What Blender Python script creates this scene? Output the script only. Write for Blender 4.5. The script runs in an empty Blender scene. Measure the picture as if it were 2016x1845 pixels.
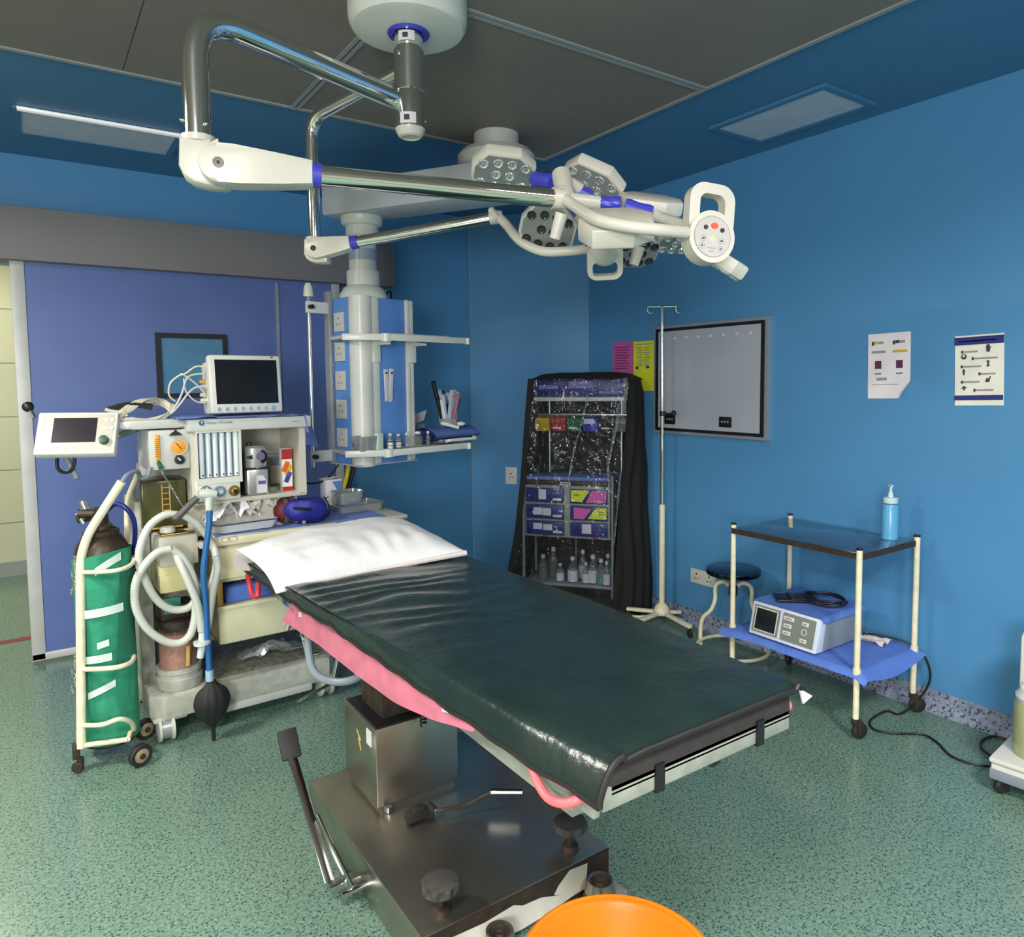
import bpy, bmesh, math, random
from mathutils import Vector as V, Matrix as MX, noise as NZ
random.seed(7)
S = bpy.context.scene
COL = S.collection
R = math.radians

# ------------------------------------------------------------------ camera
F_, CX, CY, HC = 1421.1, 1046.65, 851.45, 1.5
yaw, pit, rol = R(34.88), R(4.017), R(.488)
_f = V((math.sin(yaw)*math.cos(pit), math.cos(yaw)*math.cos(pit), -math.sin(pit)))
_r0 = V((math.cos(yaw), -math.sin(yaw), 0))
_d0 = _f.cross(_r0)
CR = _r0*math.cos(rol) + _d0*math.sin(rol)
CD = -_r0*math.sin(rol) + _d0*math.cos(rol)
CF = _f
EYE = V((0, 0, HC))
cam = bpy.data.cameras.new('camera'); co = bpy.data.objects.new('camera', cam); COL.objects.link(co)
m = MX((CR, -CD, -CF)).transposed().to_4x4(); m.translation = EYE
co.matrix_world = m
cam.sensor_fit = 'HORIZONTAL'; cam.sensor_width = 36; cam.lens = F_/2016*36
cam.shift_x = -(CX-1008)/2016; cam.shift_y = (CY-922.5)/2016
cam.clip_start = .02; cam.clip_end = 60
S.camera = co

# ------------------------------------------------------------------ world, lamps, exposure
S.view_settings.view_transform = 'Standard'; S.view_settings.look = 'None'
S.view_settings.gamma = 1; S.view_settings.use_curve_mapping = False
S.view_settings.exposure = 0.14
W = bpy.data.worlds.new('world'); S.world = W; W.use_nodes = True
W.node_tree.nodes['Background'].inputs[0].default_value = (.75, .85, 1, 1)
W.node_tree.nodes['Background'].inputs[1].default_value = .30

def area(name, loc, direction, sx, sy, power, col, spread=180):
    l = bpy.data.lights.new(name, 'AREA'); l.shape = 'RECTANGLE'; l.size = sx; l.size_y = sy
    l.energy = power; l.color = col; l.spread = R(spread)
    o = bpy.data.objects.new(name, l); COL.objects.link(o); o.location = loc
    o.rotation_euler = V(direction).to_track_quat('-Z', 'Y').to_euler()
    return o
area('ceiling_panel_lamp', (-.62, .05, 2.70), (0, 0, -1), .6, .6, 74, (1, .95, .87), 166)
area('ceiling_panel_lamp_rear', (1.35, -.75, 2.70), (0, 0, -1), .6, .6, 92, (1, .97, .92), 166)
area('ceiling_panel_lamp_side', (-1.25, 2.6, 2.70), (0, 0, -1), .32, .6, 72, (1, .96, .88), 168)
area('window_daylight', (-1.9, -1.75, 1.75), (.80, 1, -.10), 1.0, 1.2, 125, (.93, .96, 1))
area('corridor_lamp', (-.6, 5.9, 2.55), (0, .15, -1), .6, .6, 30, (1, .95, .74))

# ------------------------------------------------------------------ materials
def lin(c):
    return tuple((x/255/12.92 if x <= 10.3 else ((x/255+.055)/1.055)**2.4) for x in c[:3]) + (1,)
MATS = {}
def mat(name, col, rough=.5, metal=0, spec=.5, var=None, bump=None, coat=0, sheen=0, alpha=None):
    """var=(scale, amount): faint procedural tone variation; bump=(scale, strength)"""
    m = bpy.data.materials.new(name); m.use_nodes = True; nt = m.node_tree; b = nt.nodes['Principled BSDF']
    b.inputs['Base Color'].default_value = lin(col); b.inputs['Roughness'].default_value = rough
    b.inputs['Metallic'].default_value = metal; b.inputs['Specular IOR Level'].default_value = spec
    b.inputs['Coat Weight'].default_value = coat
    tc = nt.nodes.new('ShaderNodeTexCoord')
    sc, am = var or (9, .06)
    n = nt.nodes.new('ShaderNodeTexNoise'); n.inputs['Scale'].default_value = sc; n.inputs['Detail'].default_value = 4
    nt.links.new(tc.outputs['Object'], n.inputs['Vector'])
    hs = nt.nodes.new('ShaderNodeHueSaturation'); hs.inputs['Color'].default_value = lin(col)
    mr = nt.nodes.new('ShaderNodeMapRange'); mr.inputs['From Min'].default_value = .3; mr.inputs['From Max'].default_value = .7
    mr.inputs['To Min'].default_value = 1-am; mr.inputs['To Max'].default_value = 1+am
    nt.links.new(n.outputs['Fac'], mr.inputs['Value']); nt.links.new(mr.outputs['Result'], hs.inputs['Value'])
    nt.links.new(hs.outputs['Color'], b.inputs['Base Color'])
    if bump:
        n2 = nt.nodes.new('ShaderNodeTexNoise'); n2.inputs['Scale'].default_value = bump[0]; n2.inputs['Detail'].default_value = 5
        nt.links.new(tc.outputs['Object'], n2.inputs['Vector'])
        bp = nt.nodes.new('ShaderNodeBump'); bp.inputs['Strength'].default_value = bump[1]; bp.inputs['Distance'].default_value = .01
        nt.links.new(n2.outputs['Fac'], bp.inputs['Height']); nt.links.new(bp.outputs['Normal'], b.inputs['Normal'])
    MATS[name] = m
    return m
def clear(name, col, tint=.9, gl=.12, rough=.08, bump=None):
    """thin clear plastic: transparent with a glossy coat and a little milky diffuse"""
    m = bpy.data.materials.new(name); m.use_nodes = True; nt = m.node_tree; nt.nodes.clear()
    out = nt.nodes.new('ShaderNodeOutputMaterial')
    t = nt.nodes.new('ShaderNodeBsdfTransparent'); t.inputs[0].default_value = lin(col)
    d = nt.nodes.new('ShaderNodeBsdfDiffuse'); d.inputs[0].default_value = lin(col)
    g = nt.nodes.new('ShaderNodeBsdfGlossy'); g.inputs['Roughness'].default_value = rough
    m1 = nt.nodes.new('ShaderNodeMixShader'); m1.inputs[0].default_value = 1-tint
    nt.links.new(t.outputs[0], m1.inputs[1]); nt.links.new(d.outputs[0], m1.inputs[2])
    fr = nt.nodes.new('ShaderNodeLayerWeight'); fr.inputs['Blend'].default_value = .25
    mr = nt.nodes.new('ShaderNodeMapRange'); mr.inputs['To Min'].default_value = gl*.5; mr.inputs['To Max'].default_value = min(1, gl*4)
    nt.links.new(fr.outputs['Facing'], mr.inputs['Value'])
    m2 = nt.nodes.new('ShaderNodeMixShader')
    nt.links.new(mr.outputs[0], m2.inputs[0]); nt.links.new(m1.outputs[0], m2.inputs[1]); nt.links.new(g.outputs[0], m2.inputs[2])
    if bump:
        tc = nt.nodes.new('ShaderNodeTexCoord'); n2 = nt.nodes.new('ShaderNodeTexNoise'); n2.inputs['Scale'].default_value = bump[0]
        nt.links.new(tc.outputs['Object'], n2.inputs['Vector'])
        bp = nt.nodes.new('ShaderNodeBump'); bp.inputs['Strength'].default_value = bump[1]; bp.inputs['Distance'].default_value = .02
        nt.links.new(n2.outputs['Fac'], bp.inputs['Height']); nt.links.new(bp.outputs['Normal'], g.inputs['Normal'])
    nt.links.new(m2.outputs[0], out.inputs[0])
    MATS[name] = m
    return m
def glow(name, col, s):
    m = mat(name, col, .3); b = m.node_tree.nodes['Principled BSDF']
    b.inputs['Emission Color'].default_value = lin(col); b.inputs['Emission Strength'].default_value = s
    return m
def speckle(name, base, dark, light, scale, rough, hi=.36):
    m = bpy.data.materials.new(name); m.use_nodes = True; nt = m.node_tree; b = nt.nodes['Principled BSDF']
    b.inputs['Roughness'].default_value = rough; b.inputs['Specular IOR Level'].default_value = .45
    tc = nt.nodes.new('ShaderNodeTexCoord')
    def noise(sc, det, lo, h):
        n = nt.nodes.new('ShaderNodeTexNoise'); n.inputs['Scale'].default_value = sc; n.inputs['Detail'].default_value = det
        n.inputs['Roughness'].default_value = .5
        nt.links.new(tc.outputs['Object'], n.inputs['Vector'])
        r = nt.nodes.new('ShaderNodeMapRange'); r.inputs['From Min'].default_value = lo; r.inputs['From Max'].default_value = h
        nt.links.new(n.outputs['Fac'], r.inputs['Value']); return r
    def mix(a, bcol, fac, lk=None):
        x = nt.nodes.new('ShaderNodeMix'); x.data_type = 'RGBA'
        nt.links.new(fac.outputs[0], x.inputs[0])
        if isinstance(a, tuple): x.inputs[6].default_value = a
        else: nt.links.new(a.outputs[2], x.inputs[6])
        x.inputs[7].default_value = bcol
        return x
    x = mix(lin(base), lin(light), noise(scale*.8, 3, .44, .62))
    x = mix(x, lin(dark), noise(scale, 2, .575, .64))
    v = nt.nodes.new('ShaderNodeTexVoronoi'); v.inputs['Scale'].default_value = scale*.75
    nt.links.new(tc.outputs['Object'], v.inputs['Vector'])
    r = nt.nodes.new('ShaderNodeMapRange'); r.inputs['From Min'].default_value = .27; r.inputs['From Max'].default_value = .17
    nt.links.new(v.outputs['Distance'], r.inputs['Value'])
    x = mix(x, tuple(c*.55 for c in lin(dark)[:3])+(1,), r)
    nt.links.new(x.outputs[2], b.inputs['Base Color'])
    MATS[name] = m
    return m

wall_cream = mat('cream wall paint', (176, 168, 150), .5)
wall_blue = mat('blue wall paint', (80, 142, 190), .42, var=(2.5, .03), bump=(60, .03))
ceil_blue = mat('blue ceiling paint', (70, 124, 164), .5, var=(2.5, .03))
door_blue = mat('violet blue laminate', (92, 112, 170), .38, var=(5, .05))
tile_grey = mat('grey ceiling tile', (128, 121, 113), .7, var=(3, .05))
housing_grey = mat('warm grey housing', (128, 124, 124), .6, var=(3, .04))
seam_blue = mat('pale blue joint filler', (128, 158, 184), .5)
alu_white = mat('white coated aluminium', (196, 196, 194), .45, .1)
alu = mat('satin aluminium', (178, 182, 184), .35, .6, var=(20, .05))
alu_dull = mat('painted aluminium trim', (150, 153, 152), .5, .0)
floor_m = speckle('speckled green vinyl', (101, 130, 114), (58, 86, 82), (122, 148, 132), 112, .22)
cove_m = speckle('speckled lilac cove', (128, 138, 160), (70, 78, 104), (150, 158, 178), 62, .5)
cream_tile = None
white_p = mat('white enamel', (212, 212, 203), .3, var=(6, .03))
white_arm = mat('ivory moulded plastic', (200, 196, 184), .32, var=(6, .03))
grey_plastic = mat('light grey plastic', (196, 196, 190), .42, var=(8, .05))
beam_grey = mat('pale grey powder coat', (188, 190, 194), .45)
cream_enamel = mat('cream enamel paint', (232, 224, 192), .38, var=(30, .1))
cream_plastic = mat('cream drawer plastic', (222, 216, 180), .42, var=(8, .05))
beige_plastic = mat('beige grey plastic', (196, 192, 176), .45, var=(10, .05))
machine_grey = mat('worn grey paint', (178, 178, 166), .5, var=(26, .16), bump=(120, .08))
dirty_grey = mat('stained grey platform top', (128, 128, 114), .55, var=(38, .4))
chrome = mat('polished chrome', (228, 228, 226), .07, 1, var=(4, .03))
steel = mat('brushed stainless steel', (176, 170, 159), .30, .95, var=(3, .12), bump=(200, .02))
steel_bright = mat('bright steel', (205, 205, 202), .18, 1)
frame_grey = mat('scuffed grey frame', (150, 152, 142), .5, .2, var=(30, .15))
blue_ring = mat('royal blue plastic', (58, 62, 178), .35)
panel_blue = mat('light blue panel', (92, 140, 206), .4, var=(12, .05))
black_p = mat('black plastic', (22, 22, 24), .4)
black_rub = mat('black rubber', (32, 31, 31), .65, var=(20, .15))
knob_grey = mat('dusty black knob', (66, 64, 60), .7, var=(40, .2))
screen_m = mat('dark screen glass', (22, 25, 30), .12, spec=.6)
leather = mat('dark green black rexine', (28, 42, 39), .25, var=(7, .18), bump=(34, .22))
leather_edge = mat('black piping', (26, 24, 24), .55)
brown_cloth = mat('dark brown fabric edge', (48, 42, 42), .8, var=(30, .2))
linen = mat('white linen', (212, 212, 212), .85, var=(14, .03), bump=(30, .25))
linen_grey = mat('dull white linen', (205, 196, 192), .85, var=(14, .05))
pink_cloth = mat('pink cloth', (200, 112, 132), .8, var=(14, .12), bump=(30, .2))
pink_tube = mat('pink rubber tube', (255, 108, 112), .4)
red_tube = mat('red rubber tube', (212, 62, 74), .45)
green_cloth = mat('green drape cloth', (40, 138, 106), .85, var=(10, .14), bump=(24, .5))
tape_m = mat('white tape', (205, 222, 212), .6)
blue_cloth = mat('blue drape cloth', (88, 124, 206), .8, var=(12, .08), bump=(22, .3))
dull_blue = mat('dull blue sheet', (72, 100, 158), .8, var=(14, .15), bump=(26, .5))
blue_wrap = mat('blue wrap sheet', (104, 128, 190), .75, var=(12, .08), bump=(22, .3))
navy_cloth = mat('navy blue nylon', (34, 38, 138), .55, var=(14, .15), bump=(30, .4))
maroon_cloth = mat('maroon nylon', (96, 28, 38), .6)
olive_cloth = mat('grey olive webbing', (96, 94, 84), .75)
hose_clear = mat('translucent corrugated tube', (196, 200, 190), .35, var=(10, .06))
hose_blue = mat('blue silicone hose', (34, 98, 158), .35)
hose_navy = mat('navy gas hose', (24, 36, 120), .4)
orange_p = mat('orange plastic', (222, 116, 18), .38, var=(20, .03), bump=(150, .05))
yellow_p = mat('yellow plastic', (214, 170, 40), .45)
red_p = mat('red plastic', (176, 36, 40), .4)
green_p = mat('green plastic', (24, 96, 58), .4)
blue_p = mat('blue plastic', (52, 62, 170), .4)
drawer_blue = mat('navy drawer front', (20, 30, 112), .4)
grey_green = mat('grey green cabinet paint', (150, 152, 136), .5, var=(20, .08))
black_cloth = mat('black cover fabric', (19, 17, 15), .8, var=(10, .2), bump=(14, .35))
lamp_cover = mat('frosted light cover', (190, 200, 212), .5)
lamp_white = glow('lamp strip', (255, 250, 244), .25)
label_w = mat('white label', (214, 210, 210), .6)
label_lilac = mat('lilac white paper', (222, 214, 224), .6)
paper = mat('cream white paper', (238, 234, 220), .7)
paper_l = mat('white paper', (232, 226, 230), .7)
yellow_paper = mat('neon yellow paper', (222, 226, 40), .7)
pink_paper = mat('neon pink paper', (226, 96, 170), .7)
pink_dim = mat('magenta pink paper', (198, 92, 160), .7)
ink = mat('dark ink', (58, 56, 66), .7)
ink_soft = mat('faded ink', (150, 146, 148), .7)
ink_navy = mat('navy ink', (36, 48, 118), .6)
ink_plum = mat('plum ink', (96, 40, 80), .7)
amber = mat('amber gauge', (232, 158, 44), .35)
brass = mat('aged brass', (170, 146, 84), .3, 1)
dark_bottle = mat('dark brown metal', (66, 54, 44), .4, .4, var=(12, .2))
smoke_glass = mat('smoky olive plastic', (74, 72, 38), .2, var=(8, .15))
copper_gran = mat('pinkish absorbent granules', (196, 140, 124), .7, var=(60, .15), bump=(120, .3))
blue_liquid = mat('blue sanitizer liquid', (96, 168, 212), .25)
shell_lilac = mat('lilac white casing', (206, 214, 232), .35)
casing_grey = mat('grey casing', (132, 142, 152), .4)
pad_grey = mat('grey keypad', (124, 128, 120), .5)
view_white = mat('milky view panel', (172, 178, 188), .25, var=(4, .02))
led_red = glow('red indicator', (255, 60, 40), 1.2)
led_yel = glow('warm indicator', (255, 190, 90), 1.5)
led_lens = mat('clear lens bowl', (222, 224, 222), .08, .75)
lens_grey = mat('grey lens plate', (146, 150, 150), .3, .35)
shaded_lens = mat('shaded lens bowl', (58, 56, 58), .15, .3)  # shade on the far head's pod faces, put into a darker lens colour
yellow_hose = mat('yellow gas hose', (206, 178, 30), .4)
maroon_line = mat('maroon floor line', (130, 52, 60), .5)
tan_wheel = mat('tan wheel hub', (150, 138, 108), .6, var=(20, .2))
peel_white = mat('peeling white paint', (214, 208, 196), .6, var=(14, .1))
rust_dark = mat('rusty dark metal', (62, 50, 42), .6, .3, var=(30, .3))
pane_reflection = mat('blue pane reflection', (84, 136, 172), .15, var=(3, .12))  # opaque door pane; the interior reflected in its glass is painted as blue
wood_y = mat('yellowed edge', (206, 168, 92), .6)
clear_jar = clear('clear jar plastic', (225, 230, 228), .90, .07)
clear_sheet = clear('clear cover sheet', (222, 226, 232), .99, .05, .08, bump=(22, .8))
clear_thin = clear('thin clear canister wall', (235, 236, 234), .97, .02)
clear_seam = clear('crinkled seam vinyl', (226, 230, 234), .9, .42, .07, bump=(60, 1.0))
clear_tray = clear('clear tray plastic', (205, 208, 205), .6, .3)
shelf_glass = mat('steel sheet shelf', (128, 142, 154), .10, .88, var=(14, .14), bump=(9, .10))

# ------------------------------------------------------------------ mesh helper
def frame(n, up=(0, 0, 1)):
    """right-handed (a, b, n) with b close to up"""
    n = V(n).normalized(); u = V(up)
    a = u.cross(n)
    if a.length < 1e-5: a = V((1, 0, 0)).cross(n)
    a.normalize(); return a, n.cross(a), n
def catmull(pts, k=6, closed=False):
    P = [V(p) for p in pts]; n = len(P); out = []
    rng = range(n if closed else n-1)
    for i in rng:
        g = (lambda j: P[j % n]) if closed else (lambda j: P[max(0, min(n-1, j))])
        a, b, c, d = g(i-1), g(i), g(i+1), g(i+2)
        for s in range(k):
            t = s/k
            out.append(.5*((2*b)+(c-a)*t+(2*a-5*b+4*c-d)*t*t+(3*b-a-3*c+d)*t**3))
    if not closed: out.append(P[-1])
    return out
def fillet(pts, r, k=6):
    P = [V(p) for p in pts]; out = [P[0]]
    for i in range(1, len(P)-1):
        a, b, c = P[i-1], P[i], P[i+1]
        d1 = (a-b); d2 = (c-b); rr = min(r, d1.length*.49, d2.length*.49)
        p, q = b+d1.normalized()*rr, b+d2.normalized()*rr
        for s in range(k+1):
            t = s/k; out.append((1-t)**2*p+2*t*(1-t)*b+t*t*q)
    out.append(P[-1]); return out
def rrect(w, h, r, k=4):
    out = []
    for cx, cy, a0 in ((w/2-r, h/2-r, 0), (-w/2+r, h/2-r, 90), (-w/2+r, -h/2+r, 180), (w/2-r, -h/2+r, 270)):
        for s in range(k+1):
            a = R(a0+90*s/k); out.append((cx+r*math.cos(a), cy+r*math.sin(a)))
    return out
class MB:
    def __init__(s): s.bm = bmesh.new()
    def face(s, pts):
        return s.bm.faces.new([s.bm.verts.new(V(p)) for p in pts])
    def box(s, lo, hi, bev=0, seg=2, M=None):
        lo, hi = V(lo), V(hi)
        g = bmesh.ops.create_cube(s.bm, size=1)
        for v in g['verts']:
            v.co = V((lo[i]+(v.co[i]+.5)*(hi[i]-lo[i]) for i in range(3)))
        if bev:
            es = list({e for v in g['verts'] for e in v.link_edges})
            r = bmesh.ops.bevel(s.bm, geom=es, offset=bev, segments=seg, affect='EDGES', profile=.5)
            vs = {v for f in r['faces'] for v in f.verts} | {v for v in g['verts'] if v.is_valid}
        else: vs = g['verts']
        if M: 
            for v in vs: v.co = M @ v.co
        return s
    def obox(s, c, ax, size, bev=0):
        """box centred at c with axes ax=(a,b,n)"""
        M = MX((ax[0], ax[1], ax[2])).transposed().to_4x4(); M.translation = V(c)
        h = V(size)/2; return s.box(-h, h, bev, 2, M)
    def tube(s, pts, r, n=10, closed=False, cap=True, flat=None):
        P = [V(p) for p in pts]; N = len(P)
        rad = r if isinstance(r, (list, tuple)) else [r]*N
        T = []
        for i in range(N):
            a = P[(i-1) % N] if closed else P[max(0, i-1)]; b = P[(i+1) % N] if closed else P[min(N-1, i+1)]
            T.append((b-a).normalized())
        u = T[0].orthogonal().normalized(); rings = []
        for i in range(N):
            u = (u - T[i]*u.dot(T[i])).normalized(); w = T[i].cross(u)
            rings.append([s.bm.verts.new(P[i]+(u*math.cos(2*math.pi*k/n)+w*math.sin(2*math.pi*k/n))*rad[i]) for k in range(n)])
        for i in range(N if closed else N-1):
            A, B = rings[i], rings[(i+1) % N]
            off = 0
            if closed and i == N-1:
                off = min(range(n), key=lambda o: (A[0].co-B[o].co).length)
            for k in range(n):
                s.bm.faces.new((A[k], A[(k+1) % n], B[(k+1+off) % n], B[(k+off) % n]))
        if cap and not closed:
            s.bm.faces.new(rings[0][::-1]); s.bm.faces.new(rings[-1])
        return s
    def cyl(s, p0, p1, r, n=20, r1=None):
        return s.tube([p0, p1], [r, r if r1 is None else r1], n)
    def lathe(s, prof, o=(0, 0, 0), axis=(0, 0, 1), n=24, sx=1, sy=1, closed=False):
        a, b, c = frame(axis, (0, 1, 0) if abs(V(axis).normalized().y) < .9 else (1, 0, 0)); o = V(o); rings = []
        for r, z in prof:
            if r < 1e-6: rings.append([s.bm.verts.new(o+c*z)])
            else: rings.append([s.bm.verts.new(o+a*r*sx*math.cos(2*math.pi*k/n)+b*r*sy*math.sin(2*math.pi*k/n)+c*z) for k in range(n)])
        pairs = list(zip(rings, rings[1:]))
        if closed: pairs.append((rings[-1], rings[0]))
        for A, B in pairs:
            for k in range(n):
                q = [A[k % len(A)], A[(k+1) % n % len(A)], B[(k+1) % n % len(B)], B[k % len(B)]]
                q = list(dict.fromkeys(q))
                if len(q) > 2: s.bm.faces.new(q)
        return s
    def prism(s, poly, o, a, b, h, bev=0):
        """polygon in the plane (a, b) at o, extruded by h along a x b, centred"""
        o, a, b = V(o), V(a).normalized(), V(b).normalized(); n = a.cross(b)
        A = [s.bm.verts.new(o+a*x+b*y-n*h/2) for x, y in poly]; B = [s.bm.verts.new(o+a*x+b*y+n*h/2) for x, y in poly]
        f1 = s.bm.faces.new(A[::-1]); f2 = s.bm.faces.new(B); k = len(poly)
        for i in range(k): s.bm.faces.new((A[i], A[(i+1) % k], B[(i+1) % k], B[i]))
        if bev:
            es = list(f1.edges)+list(f2.edges)
            bmesh.ops.bevel(s.bm, geom=es, offset=bev, segments=2, affect='EDGES', profile=.5)
        return s
    def ringprism(s, outer, inner, o, a, b, h):
        """outer and inner polygons with the same count"""
        o, a, b = V(o), V(a).normalized(), V(b).normalized(); n = a.cross(b); k = len(outer)
        L = [[s.bm.verts.new(o+a*x+b*y+n*z) for x, y in pl] for pl, z in ((outer, -h/2), (outer, h/2), (inner, h/2), (inner, -h/2))]
        for j in range(4):
            A, B = L[j], L[(j+1) % 4]
            for i in range(k): s.bm.faces.new((A[i], A[(i+1) % k], B[(i+1) % k], B[i]))
        return s
    def sph(s, c, r, n=16, sc=(1, 1, 1), M=None):
        g = bmesh.ops.create_uvsphere(s.bm, u_segments=n, v_segments=max(6, n*2//3), radius=r)
        for v in g['verts']:
            p = V((v.co.x*sc[0], v.co.y*sc[1], v.co.z*sc[2]))
            v.co = V(c)+((M @ p) if M else p)
        return s
    def grid(s, fn, nu, nv, thick=0):
        """fn(u, v) -> point; thick > 0 gives the sheet a back"""
        vs = [[s.bm.verts.new(V(fn(i/nu, j/nv))) for j in range(nv+1)] for i in range(nu+1)]
        fs = [s.bm.faces.new((vs[i][j], vs[i+1][j], vs[i+1][j+1], vs[i][j+1])) for i in range(nu) for j in range(nv)]
        if thick:
            bmesh.ops.recalc_face_normals(s.bm, faces=fs)
            bmesh.ops.solidify(s.bm, geom=fs, thickness=thick)
        return s
    def text(s, txt, size, o, a, b, h=.0006, align='CENTER'):
        c = bpy.data.curves.new('t', 'FONT'); c.body = txt; c.size = size; c.align_x = align; c.align_y = 'CENTER'
        c.extrude = h/2; c.resolution_u = 2
        ob = bpy.data.objects.new('t', c); COL.objects.link(ob); bpy.context.view_layer.update()
        me = bpy.data.meshes.new_from_object(ob.evaluated_get(bpy.context.evaluated_depsgraph_get()))
        a, b = V(a).normalized(), V(b).normalized()
        M = MX((a, b, a.cross(b))).transposed().to_4x4(); M.translation = V(o)
        me.transform(M); s.bm.from_mesh(me)
        bpy.data.objects.remove(ob); bpy.data.curves.remove(c); bpy.data.meshes.remove(me)
        return s
    def build(s, name, m, parent=None, world=False, smooth=35, recalc=True):
        if recalc: bmesh.ops.recalc_face_normals(s.bm, faces=s.bm.faces)
        me = bpy.data.meshes.new(name); s.bm.to_mesh(me); s.bm.free()
        for mm in (m if isinstance(m, (list, tuple)) else [m]): me.materials.append(mm)
        if smooth:
            me.shade_smooth(); me.set_sharp_from_angle(angle=R(smooth))
        o = bpy.data.objects.new(name, me); COL.objects.link(o)
        if parent:
            o.parent = parent; ROOT[o.name] = ROOT[parent.name]
            if world: me.transform(ROOT[o.name].inverted())
        else: ROOT[o.name] = MX.Identity(4)
        return o
ROOT = {}
def tag(o, label, cat, group=None, kind=None):
    o['label'] = label; o['category'] = cat
    if group: o['group'] = group
    if kind: o['kind'] = kind
    return o
def thing(name, label, cat, loc, ang=0, group=None):
    o = bpy.data.objects.new(name, None); COL.objects.link(o); o.empty_display_size = .05
    o.location = loc; o.rotation_euler = (0, 0, R(ang))
    M = MX.Rotation(R(ang), 4, 'Z'); M.translation = V(loc); ROOT[o.name] = M
    return tag(o, label, cat, group)
def single(mb, name, m, label, cat, loc, ang=0, group=None, smooth=35):
    """a thing that is one mesh; the mesh is in local coordinates about loc"""
    o = mb.build(name, m, smooth=smooth); o.location = loc; o.rotation_euler = (0, 0, R(ang))
    return tag(o, label, cat, group)
def struct(name, mb, m, parent=None, smooth=35):
    o = mb.build(name, m, parent, smooth=smooth)
    if not parent: o['kind'] = 'structure'
    return o
def copy_tree(o, parent=None):
    c = o.copy(); COL.objects.link(c)
    if parent: c.parent = parent
    for ch in list(o.children): copy_tree(ch, c)
    return c
def pt(x, y, D):
    """world point seen at photo pixel (x, y) at distance D along the view axis"""
    return EYE + CR*((x-CX)/F_*D) + CD*((y-CY)/F_*D) + CF*D
def on(x, y, ax, val):
    """world point seen at photo pixel (x, y) lying in the plane coordinate[ax] = val"""
    d = CR*((x-CX)/F_) + CD*((y-CY)/F_) + CF
    return EYE + d*((val-EYE[ax])/d[ax])
def cv(r, d, f): return CR*r + CD*d + CF*f

# ------------------------------------------------------------------ the room
XR, YB, ZC = 3.3, 4.75, 2.72
XL, YF = -2.3, -2.6
CXR, CYR, CXB = XR, 4.01, 2.76        # chamfered corner between right and back wall
b = MB(); b.box((XL-.1, YF-.1, -.1), (XR+.2, 7.2, 0)); struct('floor', b, floor_m)
b = MB(); b.box((XR, YF, 0), (XR+.1, CYR, ZC)); struct('wall_right', b, wall_blue)
b = MB(); b.prism([(XR, CYR), (XR+.1, CYR), (XR+.1, YB+.12), (CXB, YB+.12), (CXB, YB)], (0, 0, ZC/2), (1, 0, 0), (0, 1, 0), ZC)
struct('wall_corner', b, wall_blue, smooth=0)
b = MB(); b.box((.25, YB, 0), (CXB, YB+.12, ZC)); b.box((-1.5, YB, 2.15), (.25, YB+.12, ZC)); b.box((XL, YB, 0), (-1.5, YB+.12, ZC))
struct('wall_back', b, wall_blue)
b = MB(); b.box((XL-.1, YF, 0), (XL, 7.0, ZC)); struct('wall_left', b, wall_cream)
b = MB(); b.box((XL, YF-.1, 0), (XR, YF, ZC)); struct('wall_front', b, wall_cream)
b = MB(); b.box((XL, YF, ZC), (XR+.1, 7.2, ZC+.1)); struct('ceiling', b, ceil_blue)
# vertical joint on the back wall
b = MB(); b.box((CXB-.008, YB-.004, .1), (CXB+.004, YB, ZC)); struct('trim_1', b, seam_blue)
# cove skirtings
def cove(name, p0, p1, n, m, h=.095, d=.035):
    p0, p1, n = V(p0), V(p1), V(n).normalized()
    t = (p1-p0).normalized(); prof = [(0, 0), (d, 0), (d*.55, .012), (d*.25, .03), (.006, .06), (.005, h), (0, h)]
    b = MB(); b.prism(prof, (p0+p1)/2, n, (0, 0, 1), (p1-p0).length); return struct(name, b, m)
cove('baseboard_right', (XR, YF, 0), (XR, CYR, 0), (-1, 0, 0), cove_m)
cove('baseboard_corner', (XR, CYR, 0), (CXB, YB, 0), (-.796, -.605, 0), cove_m)
cove('baseboard_back', (CXB, YB, 0), (1.8, YB, 0), (0, -1, 0), cove_m)
# dark tile field in the ceiling and its white trims
b = MB()
xs = [-2.3, -1.64, -.32, .36, 1.0, 1.04, 2.365]; ys = [-2.0, -.35, .98, 2.10, 2.14, 2.69, 3.255]
for i in range(len(xs)-1):
    for j in range(len(ys)-1):
        if xs[i] == 1.0 or ys[j] == 2.10: continue
        b.box((xs[i]+.0015, ys[j]+.0015, ZC-.012), (xs[i+1]-.0015, ys[j+1]-.0015, ZC+.001))
struct('ceiling_panel', b, tile_grey)
b = MB(); b.box((XL, 3.25, ZC-.018), (2.385, 3.27, ZC)); struct('trim_2', b, alu_dull)
b = MB(); b.box((2.36, -2.0, ZC-.018), (2.38, 3.25, ZC)); struct('trim_3', b, alu_dull)
b = MB()
for dx in (-.02, .004): b.box((1.02+dx, -2.0, ZC-.017), (1.036+dx, 3.25, ZC))
struct('trim_4', b, alu_dull)
b = MB()
for dy in (-.02, .004): b.box((XL, 2.12+dy, ZC-.017), (2.36, 2.136+dy, ZC))
struct('trim_5', b, alu_dull)
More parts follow.
